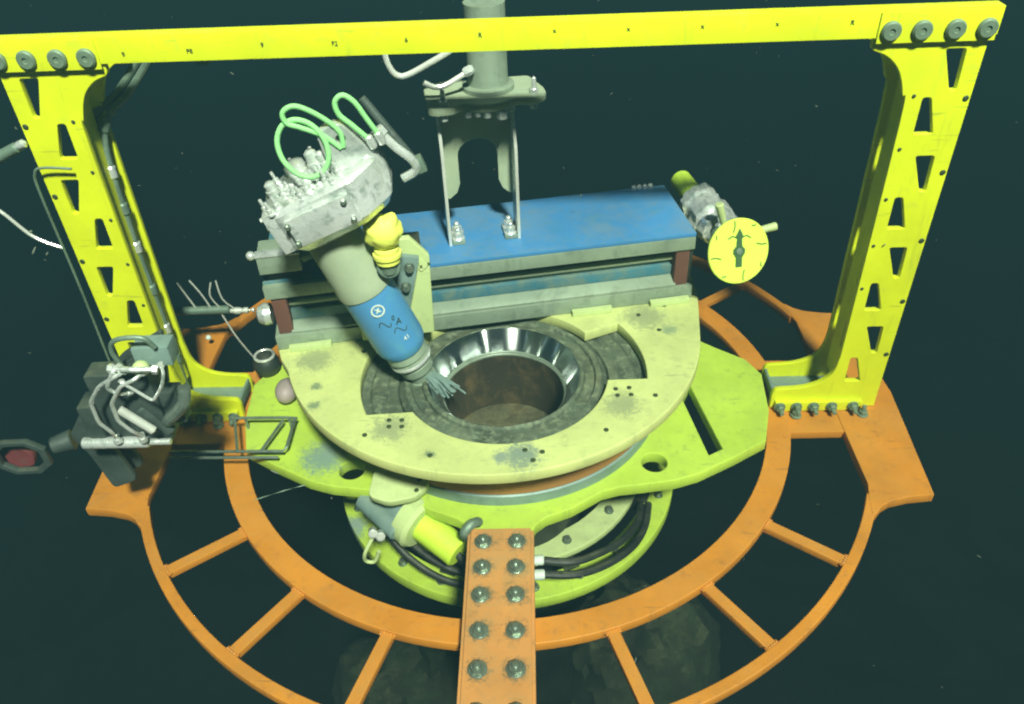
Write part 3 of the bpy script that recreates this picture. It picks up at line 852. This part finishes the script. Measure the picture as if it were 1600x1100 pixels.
for v in bm.verts:
    a = math.atan2(v.co.z, v.co.x)
    k = 1 + 0.07 * math.cos(7 * a) * (1 - abs(v.co.y) / 0.1) + 0.16 * noise.noise(v.co * 20) + 0.10 * noise.noise(v.co * 45)
    d_ = v.co.normalized()
    m_ = max(abs(d_.x), abs(d_.z), 0.6)
    k *= 0.84 * (1 + 0.45 * (1 / m_ - 1) * 0 + 0.30 * (1.0 - m_) * -0.2 + 0.10 * (1 - m_))
    v.co = Vector((v.co.x * k, v.co.y * 0.72, v.co.z * k * 0.98))
bt = obj('rubber_boot', to_mesh(bm, 'rubber_boot'), 'boot', car, (-0.440, -0.385, 0.790))
bm = bmesh.new()
for z0, r in ((-0.13, 0.05), (-0.105, 0.058), (-0.085, 0.05)):
    lathe(bm, [(r * 0.8, z0 - 0.012), (r, z0 - 0.008), (r, z0 + 0.008), (r * 0.8, z0 + 0.012)], 16)
obj('boot_neck', to_mesh(bm, 'boot_neck'), 'boot', bt)
bm = bmesh.new()
rod(bm, (-0.44, -0.40, 0.63), (-0.44, -0.13, 0.56), 0.05, None, 16, 0.006)
rod(bm, (-0.44, -0.385, 0.60), (-0.44, -0.385, 0.70), 0.036, None, 12, 0.004)
obj('boot_post', to_mesh(bm, 'boot_post'), 'dullpipe', car)

# ================================================================== dial and valve at the right end of the rail
n_ = Vector((0.22, -0.90, 0.36)).normalized()
xa = Vector((1, 0, 0))
xa = (xa - n_ * xa.dot(n_)).normalized()
ya = n_.cross(xa)
dial = thing('dial_valve', 'round yellow dial with dark pointer on a valve at right end of rail', 'valve dial', (1.178, 0.052, 0.330), Matrix((xa, ya, n_)).transposed().to_quaternion())
dk = obj('dial_face', latheme('dial_face', [(0.148, -0.012), (0.156, -0.008), (0.156, 0.0), (0.153, 0.003), (0.0001, 0.003)], 64), 'dial', dial)
arrow = [(-0.016, -0.075), (0.016, -0.075), (0.016, -0.03), (0.03, -0.01), (0.03, 0.008), (0.015, 0.025), (0.013, 0.065), (0.02, 0.070), (0.0, 0.108), (-0.02, 0.070), (-0.013, 0.065), (-0.015, 0.025), (-0.03, 0.008),
         (-0.03, -0.01), (-0.016, -0.03)]
ar = obj('pointer', plate('pointer', arrow, [], 0.004, 0.001, top=0.0075), 'greenmark', dial)
obj('hub', latheme('hub', [(0.016, 0.0078), (0.016, 0.011), (0.008, 0.013)], 16), 'boltring', ar)
for a in range(0, 360, 45):
    ca, sa = math.cos(R(a + 12)), math.sin(R(a + 12))
    r0 = 0.145 if (a // 45) % 2 == 0 else 0.146
    r1 = 0.095 if (a // 45) % 2 == 0 else 0.132
    bm = bmesh.new()
    tube(bm, [(r1 * ca - 0.012 * sa, r1 * sa + 0.012 * ca, 0.0035), ((r0 + r1) / 2 * ca, (r0 + r1) / 2 * sa, 0.0035), (r0 * ca + 0.004 * sa, r0 * sa - 0.004 * ca, 0.0035)], 0.0028, n=6, sub=4)
    obj('tick', to_mesh(bm, 'tick'), 'greenmark', dk)
for s in (-1, 1):
    obj('tick', tubeme('tick', [(s * 0.012, 0.062, 0.0035), (s * 0.035, 0.072, 0.0035), (s * 0.058, 0.060, 0.0035)], 0.003, n=6, sub=4), 'greenmark', dk)
sd = (dial.rotation_quaternion.inverted() @ Vector((-0.14, 0.60, 0.05))).normalized()
s0 = Vector((0, 0, -0.0130))
sm_ = aligned(s0 + sd * 0.05, sd)
obj('shaft', latheme('shaft', [(0.045, -0.045), (0.045, 0.03), (0.085, 0.035), (0.088, 0.075), (0.06, 0.085), (0.06, 0.12)], 24, True, sm_), 'dullpipe', dial)
bm = bmesh.new()
lathe(bm, [(0.06, 0.12), (0.095, 0.125), (0.098, 0.18), (0.08, 0.19), (0.08, 0.205), (0.102, 0.21), (0.104, 0.27), (0.085, 0.28), (0.084, 0.35), (0.10, 0.355), (0.10, 0.40), (0.07, 0.41)], 32, True)
for v in bm.verts:
    v.co += Vector((v.co.x, v.co.y, 0)) * 0.22 * noise.noise(v.co * 30)
bm.transform(sm_)
obj('valve_body', to_mesh(bm, 'valve_body'), 'silver', dial)
for d, L in ((Vector((-0.10, 0.0, 0.30)), 0.20), (Vector((0.30, 0.02, 0.06)), 0.24)):
    d = (dial.rotation_quaternion.inverted() @ d).normalized()
    c0 = s0 + sd * 0.105
    bm = bmesh.new()
    rod(bm, c0 + d * 0.06, c0 + d * L, 0.014, 0.021, 12, 0.004)
    obj('handle_pin', to_mesh(bm, 'handle_pin'), 'palefit', dial)
bm = bmesh.new()
rod(bm, s0 + sd * 0.47, s0 + sd * 0.68, 0.055, None, 20, 0.012)
obj('green_stub', to_mesh(bm, 'green_stub'), 'plug', dial)
for ang in (100, 40, 150):
    p = sm_ @ Vector((0.075 * math.cos(R(ang)), 0.075 * math.sin(R(ang)), 0.09))
    obj('nut', hexbolt('nut', 0.02, 0.03, False), 'silver', dial, p)

# ================================================================== lower ring with hoses
low = thing('lower_ring', 'lime yellow ring hanging below the winged bracket', 'ring', (0.03, -0.045, -0.98))
obj('ring_plate', plate('ring_plate', circ(0, 0, 0.912, 96), [circ(0, 0, 0.775, 96)], 0.07, 0.005, top=0.07), 'lime', low)
obj('inner_ring_plate', plate('inner_ring_plate', circ(0, 0, 0.735, 80), [circ(0, 0, 0.60, 80)], 0.04, 0.004, top=0.12), 'palefit', low)
for k in range(10):
    a = R(-160 + k * 15.5)
    obj('bolt', nb, 'bolt', low, (0.845 * math.cos(a), 0.845 * math.sin(a), 0.07), qz(k * 13))
for k in range(5):
    a = R(-140 + k * 25)
    obj('bolt', nb, 'bolt', low, (0.67 * math.cos(a), 0.67 * math.sin(a), 0.12), qz(k * 13))
for k in range(8):
    a = R(22 + 45 * k)
    ca, sa = math.cos(a), math.sin(a)
    bm = bmesh.new()
    box(bm, 0.50, 0.80, -0.04, 0.04, -0.002, 0.078, 0.004, Matrix.Rotation(a, 4, 'Z'))
    obj('rib', to_mesh(bm, 'rib'), 'dark', low)
ferr = [(0.022, 0), (0.024, 0.006), (0.024, 0.05), (0.02, 0.056)]
for lab, y0, z0, pts in (('black hose with white ferrule leaving right side of the orange strap, upper of two', -0.885, -0.70,
                          [(0.188, -0.888, -0.70), (0.32, -0.895, -0.71), (0.45, -0.83, -0.74), (0.58, -0.71, -0.80), (0.68, -0.55, -0.86), (0.72, -0.40, -0.91)]),
                         ('black hose with white ferrule leaving right side of the orange strap, lower of two', -0.965, -0.70,
                          [(0.188, -0.965, -0.70), (0.33, -0.965, -0.71), (0.48, -0.88, -0.76), (0.62, -0.74, -0.82), (0.71, -0.58, -0.87), (0.76, -0.40, -0.91)])):
    t = thing('hydraulic_hose', lab, 'hose', (0, 0, 0), None, 'hoses beside the orange strap')
    obj('hose', tubeme('hose', pts, 0.019), 'hose', t)
    obj('ferrule', latheme('ferrule', ferr, 14, True, aligned((0.130, y0, z0), (1, 0, 0))), 'white', t)

# hydraulic connector front left under the cover
con = thing('hydraulic_connector', 'pale connector with lime plug hanging under the front of the cover plate', 'connector', (-0.385, -0.755, -0.52))
cd = Vector((0.225, -0.19, -0.055)).normalized()
obj('flange', latheme('flange', [(0.10, -0.03), (0.128, -0.02), (0.135, 0.045), (0.118, 0.065), (0.05, 0.068)], 36, True, aligned((-0.02, 0.01, 0), cd)), 'palefit', con)
obj('plug', latheme('plug', [(0.074, 0), (0.072, 0.205), (0.064, 0.214), (0.03, 0.215)], 28, True, aligned(Vector((-0.02, 0.01, 0)) + cd * 0.0685, cd)), 'plug', con)
obj('body', latheme('body', [(0.07, 0), (0.085, 0.01), (0.085, 0.17), (0.07, 0.18)], 28, True, aligned(Vector((-0.02, 0.01, 0)) - cd * 0.205, cd)), 'floorgrey', con)
bm = bmesh.new()
rod(bm, (-0.25, 0.11, 0.03), (-0.08, -0.08, 0.0), 0.055, 0.045, 20, 0.008)
obj('side_barrel', to_mesh(bm, 'side_barrel'), 'floorgrey', con)
cpm = Matrix.Translation((-0.055, 0.025, 0.215)) @ Matrix.Rotation(R(10), 4, 'X')
cpl = obj('cap_plate', plate('cap_plate', rounded([(-0.14, -0.06), (-0.05, -0.10), (0.07, -0.08), (0.13, -0.02), (0.12, 0.06), (-0.12, 0.08)], 0.03), [], 0.04, 0.005, top=0.0, mat4=cpm), 'palefit', con)
for x, y in ((0.085, 0.01), (0.075, -0.045)):
    obj('screw', scr, 'mark', cpl, cpm @ Vector((x, y, 0.0005)))
for k, (x, y, z) in enumerate(((-0.20, -0.06, 0.0), (-0.165, -0.075, -0.005))):
    obj('fitting', latheme('fitting', [(0.020, 0), (0.022, 0.05), (0.014, 0.055)], 8, True, aligned((x, y, z), (0.2, -0.8, 0.5))), 'chrome', con)
obj('bail', tubeme('bail', [(-0.20, -0.07, -0.03), (-0.24, -0.11, -0.09), (-0.25, -0.10, -0.16), (-0.21, -0.10, -0.17), (-0.18, -0.10, -0.10)], 0.009), 'palefit', con)
for pts in ([(-0.22, 0.10, -0.10), (-0.06, -0.06, -0.20), (0.12, -0.16, -0.26), (0.34, -0.20, -0.28)], [(-0.20, 0.16, -0.14), (-0.02, 0.0, -0.22), (0.16, -0.10, -0.27), (0.36, -0.13, -0.30)],
            [(0.17, -0.16, -0.04), (0.22, -0.20, -0.09), (0.27, -0.22, -0.14), (0.32, -0.21, -0.24)]):
    obj('hose', tubeme('hose', pts, 0.017), 'hose', con)

# ================================================================== pipes and conduit on the left leg
for lab, pts, r, mt_ in (
        ('grey pipe slanting up behind top of the left portal leg, outer of two', [(-1.37, 0.20, 1.335), (-1.52, 0.19, 1.18), (-1.655, 0.10, 1.04), (-1.665, 0.09, 0.60), (-1.66, 0.09, 0.0), (-1.66, 0.09, -0.40)], 0.016, 'dullpipe'),
        ('grey pipe slanting up behind top of the left portal leg, inner of two', [(-1.325, 0.20, 1.335), (-1.47, 0.19, 1.18), (-1.60, 0.10, 1.03), (-1.615, 0.06, 0.60), (-1.62, 0.06, 0.0), (-1.63, 0.06, -0.40)], 0.016, 'dullpipe'),
        ('thin silver conduit clipped along the outer edge of the left portal leg', [(-1.69, -0.085, 0.965), (-1.80, -0.085, 0.975), (-1.845, -0.085, 0.955), (-1.866, -0.075, 0.85), (-1.872, -0.07, 0.4), (-1.885, -0.07, -0.05)], 0.0055, 'dullpipe'),
        ('thin pale cable drooping in from left edge to the portal leg', [(-2.35, -0.03, 1.15), (-2.20, -0.03, 0.86), (-2.093, -0.034, 0.763), (-2.0, -0.037, 0.635), (-1.89, -0.043, 0.574)], 0.008, 'chrome')):
    po = tag(obj('pipe' if 'pipe' in lab else ('conduit' if 'conduit' in lab else 'cable'), tubeme('pipe', pts, r), mt_), lab, 'pipe' if 'pipe' in lab else 'cable')
    if 'inner of two' in lab or 'outer of two' in lab:
        P = smooth_path(pts)
        for k in (14, 19, 22, 25, 28, 31, 34):
            q, d = P[k], P[k + 1] - P[k]
            obj('sleeve', latheme('sleeve', [(r * 1.1, 0), (r * 1.45, 0.008), (r * 1.45, 0.05), (r * 1.1, 0.058)], 12, True, aligned(q, d)), 'silver' if k % 2 else 'dullpipe', po)
arm2 = thing('probe_arm', 'slim grey probe pointing in from left edge at the upper portal leg', 'probe', (-1.885, -0.06, 1.06))
bm = bmesh.new()
rod(bm, (0, 0, 0), (-0.30, 0, -0.13), 0.022, 0.030, 14, 0.005)
obj('shaft', to_mesh(bm, 'shaft'), 'dullpipe', arm2)
obj('tip', latheme('tip', [(0.015, 0), (0.02, 0.01), (0.018, 0.035), (0.005, 0.045)], 12, True, aligned((0.0, 0, 0), (0.9, 0, 0.4))), 'silver', arm2)

# ================================================================== wire cage on the left wing
cage = thing('wire_guard', 'bent silver wire guard over the left wing of the bracket', 'guard', (-1.10, -0.35, -0.40))
def W(p):
    return (p[0] + 1.10, p[1] + 0.35, p[2] + 0.40)
for pts in ([(-1.56, -0.43, -0.34), (-1.02, -0.46, -0.34), (-1.005, -0.44, -0.33), (-1.0, -0.25, -0.33)], [(-1.56, -0.46, -0.35), (-1.04, -0.49, -0.35)],
            [(-1.33, -0.22, -0.33), (-1.05, -0.235, -0.33), (-0.99, -0.245, -0.33)], [(-1.30, -0.235, -0.33), (-1.24, -0.45, -0.345)], [(-1.06, -0.25, -0.335), (-1.13, -0.45, -0.345)],
            [(-1.03, -0.24, -0.335), (-1.03, -0.24, -0.40)], [(-1.25, -0.225, -0.335), (-1.25, -0.225, -0.40)]):
    bm = bmesh.new()
    tube(bm, [W(p) for p in pts], 0.0075, smooth=False, n=8)
    obj('wire', to_mesh(bm, 'wire'), 'armsteel', cage)
ball = thing('shackle_ball', 'dark round shackle lying on the left wing beside the cover plate', 'shackle', (-1.235, 0.21, -0.335))
bm = bmesh.new()
bmesh.ops.create_uvsphere(bm, u_segments=24, v_segments=14, radius=0.072)
obj('body', to_mesh(bm, 'body'), 'dark', ball)
obj('ring', tubeme('ring', [(0.05 * math.cos(a), 0.05 * math.sin(a), 0.055) for a in [k * math.pi / 4 for k in range(8)]], 0.008, closed=True), 'chrome', ball)
bm = bmesh.new()
bmesh.ops.create_uvsphere(bm, u_segments=20, v_segments=12, radius=0.058, matrix=Matrix.Scale(1.35, 4, (0, 1, 0)))
tag(obj('float', to_mesh(bm, 'float'), 'pink', None, (-1.085, -0.02, -0.338)), 'small dull pink float tucked against the left side of cover plate', 'float')
tag(obj('tie_wire', tubeme('tie_wire', [(-1.19, -0.66, -0.47), (-1.05, -0.62, -0.455), (-0.93, -0.585, -0.45), (-0.86, -0.56, -0.46)], 0.003, rfun=lambda t: 0.6 + 0.5 * math.sin(t * 130)), 'dullpipe'), 'thin silver tie wire hanging from front left of the winged bracket', 'wire')

# ================================================================== manipulator arm at the lower left
arm = thing('manipulator_arm', 'dark hydraulic manipulator arm with silver hoses before the left leg foot', 'manipulator', (-1.471, -0.799, 0.099))
arm.scale = (0.892, 0.892, 0.892)
def A_(p):
    return Vector(p) - Vector((-1.66, -0.50, -0.18))
bm = bmesh.new()
rod(bm, A_((-1.90, -0.50, -0.19)), A_((-1.60, -0.50, -0.20)), 0.028, None, 20, 0.005)
rod(bm, A_((-1.60, -0.50, -0.20)), A_((-1.50, -0.50, -0.205)), 0.016, None, 14, 0.003)
cyl = obj('ram', to_mesh(bm, 'ram'), 'silver', arm)
ap = [(-1.46, 0.28), (-1.68, 0.155), (-1.93, -0.11), (-2.02, -0.235), (-1.97, -0.36), (-1.93, -0.60), (-1.80, -0.55), (-1.86, -0.235), (-1.66, -0.235), (-1.56, -0.22), (-1.50, 0.08)]
for y, t_ in ((-0.40, 0.03), (-0.30, 0.03)):
    obj('side_plate', plate('side_plate', rounded([(x + 1.66, z + 0.18) for x, z in ap], 0.03), [circ(-1.80 + 1.66, -0.06 + 0.18, 0.03, 16)], t_, 0.004, top=0.0,
                            mat4=Matrix.Translation((0, y + 0.50, 0)) @ FRONT), 'arm', arm)
bm = bmesh.new()
rod(bm, A_((-1.60, -0.46, -0.02)), A_((-1.50, -0.46, -0.18)), 0.035, 0.03, 20, 0.008)
box(bm, 0.165, 0.25, 0.03, 0.11, 0.06, 0.24, 0.012)
box(bm, -0.12, 0.16, 0.02, 0.13, -0.04, 0.36, 0.015)
box(bm, -0.20, -0.125, 0.0, 0.12, -0.02, 0.20, 0.012)
obj('wrist', to_mesh(bm, 'wrist'), 'arm', arm)
bm = bmesh.new()
rod(bm, A_((-1.64, -0.55, 0.05)), A_((-1.52, -0.56, -0.08)), 0.020, None, 14, 0.004)
obj('pin', to_mesh(bm, 'pin'), 'chrome', arm)
obj('valve_block', boxme('valve_block', 0.13, 0.29, 0.02, 0.12, 0.40, 0.50, bev=0.015), 'floorgrey', arm)
obj('block_handle', tubeme('block_handle', [A_(p) for p in ((-1.585, -0.48, 0.22), (-1.60, -0.49, 0.32), (-1.56, -0.50, 0.385), (-1.45, -0.50, 0.39), (-1.415, -0.49, 0.33))], 0.011), 'dullpipe', arm)
bm = bmesh.new()
bmesh.ops.create_uvsphere(bm, u_segments=20, v_segments=12, radius=0.036)
obj('knob', to_mesh(bm, 'knob'), 'palefit', arm, A_((-1.49, -0.52, 0.245)))
def bent(pts, rad=0.022):
    P = [Vector(p) for p in pts]
    out = [P[0]]
    for i in range(1, len(P) - 1):
        da, db = P[i - 1] - P[i], P[i + 1] - P[i]
        r_ = min(rad, da.length * 0.45, db.length * 0.45)
        e0, e1 = P[i] + da.normalized() * r_, P[i] + db.normalized() * r_
        out += [(1 - t) ** 2 * e0 + 2 * t * (1 - t) * P[i] + t * t * e1 for t in (0, 0.25, 0.5, 0.75, 1)]
    return out + [P[-1]]
for pts, r in (([(-1.56, -0.54, 0.28), (-1.575, -0.58, 0.285), (-1.634, -0.58, 0.196), (-1.60, -0.57, 0.15), (-1.57, -0.52, 0.12)], 0.009),
               ([(-1.54, -0.53, 0.25), (-1.569, -0.58, 0.26), (-1.66, -0.58, 0.208), (-1.727, -0.58, 0.123), (-1.732, -0.58, 0.001), (-1.70, -0.57, -0.07), (-1.715, -0.54, -0.12), (-1.72, -0.53, -0.16)], 0.009),
               ([(-1.47, -0.53, 0.24), (-1.505, -0.58, 0.232), (-1.573, -0.58, 0.202), (-1.642, -0.58, 0.108), (-1.646, -0.58, 0.006), (-1.61, -0.57, -0.07), (-1.60, -0.54, -0.12), (-1.605, -0.53, -0.16)], 0.009),
               ([(-1.573, -0.56, 0.215), (-1.553, -0.58, 0.215), (-1.461, -0.58, 0.111), (-1.40, -0.58, 0.191), (-1.378, -0.57, 0.25), (-1.40, -0.52, 0.27)], 0.0075),
               ([(-1.60, -0.56, 0.285), (-1.50, -0.57, 0.28), (-1.40, -0.56, 0.268)], 0.012)):
    hh = obj('bent_pipe', tubeme('bent_pipe', [A_(p) for p in bent(pts)], r, smooth=False), 'silver', arm)
    for p, q in ((pts[0], pts[1]), (pts[-1], pts[-2])):
        obj('pipe_nut', latheme('pipe_nut', [(r * 1.7, 0), (r * 1.8, 0.006), (r * 1.7, 0.022), (r * 1.1, 0.026)], 6, True, aligned(A_(p), Vector(q) - Vector(p))), 'silver', hh)
for p in ((-1.72, -0.53, -0.168), (-1.605, -0.53, -0.168)):
    obj('fitting', latheme('fitting', [(0.02, 0), (0.022, 0.015), (0.014, 0.022), (0.012, 0.045)], 8, True, aligned(A_(p), (0, 0.2, 1))), 'silver', arm)
obj('elbow_link', tubeme('elbow_link', [A_(p) for p in ((-1.52, -0.44, -0.14), (-1.46, -0.50, -0.06), (-1.38, -0.50, 0.02), (-1.36, -0.48, 0.10))], 0.028), 'armsteel', arm)

jaw = thing('gripper_jaw', 'octagonal steel gripper with red pad at far left edge', 'gripper', (-2.16, -0.55, -0.20))
ol8 = [(0.11 * math.cos(R(a)) * 1.25, 0.11 * math.sin(R(a))) for a in (25, 65, 115, 155, 205, 245, 295, 335)]
il8 = [(x * 0.76, y * 0.76) for x, y in ol8]
obj('jaw_frame', plate('jaw_frame', ol8, [il8], 0.03, 0.005, top=0.025, mat4=FRONT), 'arm', jaw)
obj('red_pad', plate('red_pad', rounded([(-0.16, -0.11), (0.01, -0.10), (0.03, -0.02), (-0.03, 0.03), (-0.16, 0.04)], 0.03), [], 0.04, 0.008, top=0.035, mat4=Matrix.Translation((0, 0.06, 0)) @ FRONT), 'red', jaw)
bm = bmesh.new()
rod(bm, (0.13, 0.03, 0.02), (0.22, 0.06, 0.03), 0.04, 0.05, 16, 0.006)
obj('jaw_link', to_mesh(bm, 'jaw_link'), 'arm', jaw)

# rod with loose wires behind the left leg
bar = thing('sensor_bar', 'horizontal silver bar with loose wires behind the left leg', 'bar', (-1.34, 0.5, -0.19))
bm = bmesh.new()
rod(bm, (-0.44, 0, 0.025), (-0.12, 0, 0.02), 0.024, None, 14, 0.004)
obj('sleeve', to_mesh(bm, 'sleeve'), 'dullpipe', bar)
bm = bmesh.new()
for a, b, r in ((-0.12, -0.02, 0.014), (-0.10, -0.06, 0.02), (-0.045, -0.02, 0.018), (0.0, 0.014, 0.014)):
    rod(bm, (a, -0.004 * 0, 0.01), (b, 0, 0.008), r, None, 10, 0.003)
rod(bm, (-0.02, 0, 0.009), (0.0, 0, 0.009), 0.006)
obj('rod', to_mesh(bm, 'rod'), 'chrome', bar)
for pts in ([(-0.30, 0, 0.03), (-0.33, 0, 0.12), (-0.36, 0, 0.21)], [(-0.22, 0, 0.03), (-0.25, 0, 0.13), (-0.29, 0, 0.22)], [(-0.17, 0, 0.03), (-0.20, -0.01, 0.12), (-0.18, 0, 0.20)], [(-0.10, 0, 0.03), (-0.14, -0.01, 0.10), (-0.15, 0, 0.21)],
            [(-0.18, 0, 0.02), (-0.12, -0.02, -0.16), (-0.06, 0, -0.34)]):
    obj('wire', tubeme('wire', pts, 0.005, n=6), 'chrome', bar)
bm = bmesh.new()
bmesh.ops.create_icosphere(bm, subdivisions=2, radius=0.016)
tag(obj('marker_bead', to_mesh(bm, 'marker_bead'), 'white', None, (-1.655, 0.56, -0.40)), 'tiny white bead behind the foot of the left portal leg', 'bead')

# ================================================================== silt drifting in the water
bm = bmesh.new()
rnd = random.Random(3)
for k in range(170):
    p = Vector((rnd.uniform(-3.5, 3.5), rnd.uniform(-1.2, 5.0), rnd.uniform(-2.0, 1.6)))
    r = rnd.uniform(0.002, 0.005)
    mm = Matrix.Translation(p) @ Matrix.Rotation(rnd.uniform(0, 6), 4, Vector((rnd.uniform(-1, 1), rnd.uniform(-1, 1), 0.3)).normalized()) @ Matrix.Diagonal((r * rnd.uniform(1, 5), r, r, 1))
    bmesh.ops.create_icosphere(bm, subdivisions=1, radius=1.0, matrix=mm)
o = obj('drifting_silt', to_mesh(bm, 'drifting_silt'), 'snow')
o['kind'] = 'stuff'
o['label'] = 'pale flecks of silt drifting in the dark water'
o['category'] = 'silt'

# ================================================================== the water itself
mt = bpy.data.materials.new('water_haze')
mt.use_nodes = True
nt = mt.node_tree
nt.nodes.clear()
out = nt.nodes.new('ShaderNodeOutputMaterial')
pv = nt.nodes.new('ShaderNodeVolumePrincipled')
pv.inputs['Color'].default_value = (0.019, 0.050, 0.061, 1)
pv.inputs['Density'].default_value = 0.15
pv.inputs['Anisotropy'].default_value = 0.0
nt.links.new(pv.outputs[0], out.inputs['Volume'])
bm = bmesh.new()
box(bm, -63, 63, -63, 63, -10.2, 2.75)
o = obj('haze', to_mesh(bm, 'haze', False), None)
o.data.materials.append(mt)
o['kind'] = 'stuff'
o['label'] = 'green murky sea water'
o['category'] = 'water'
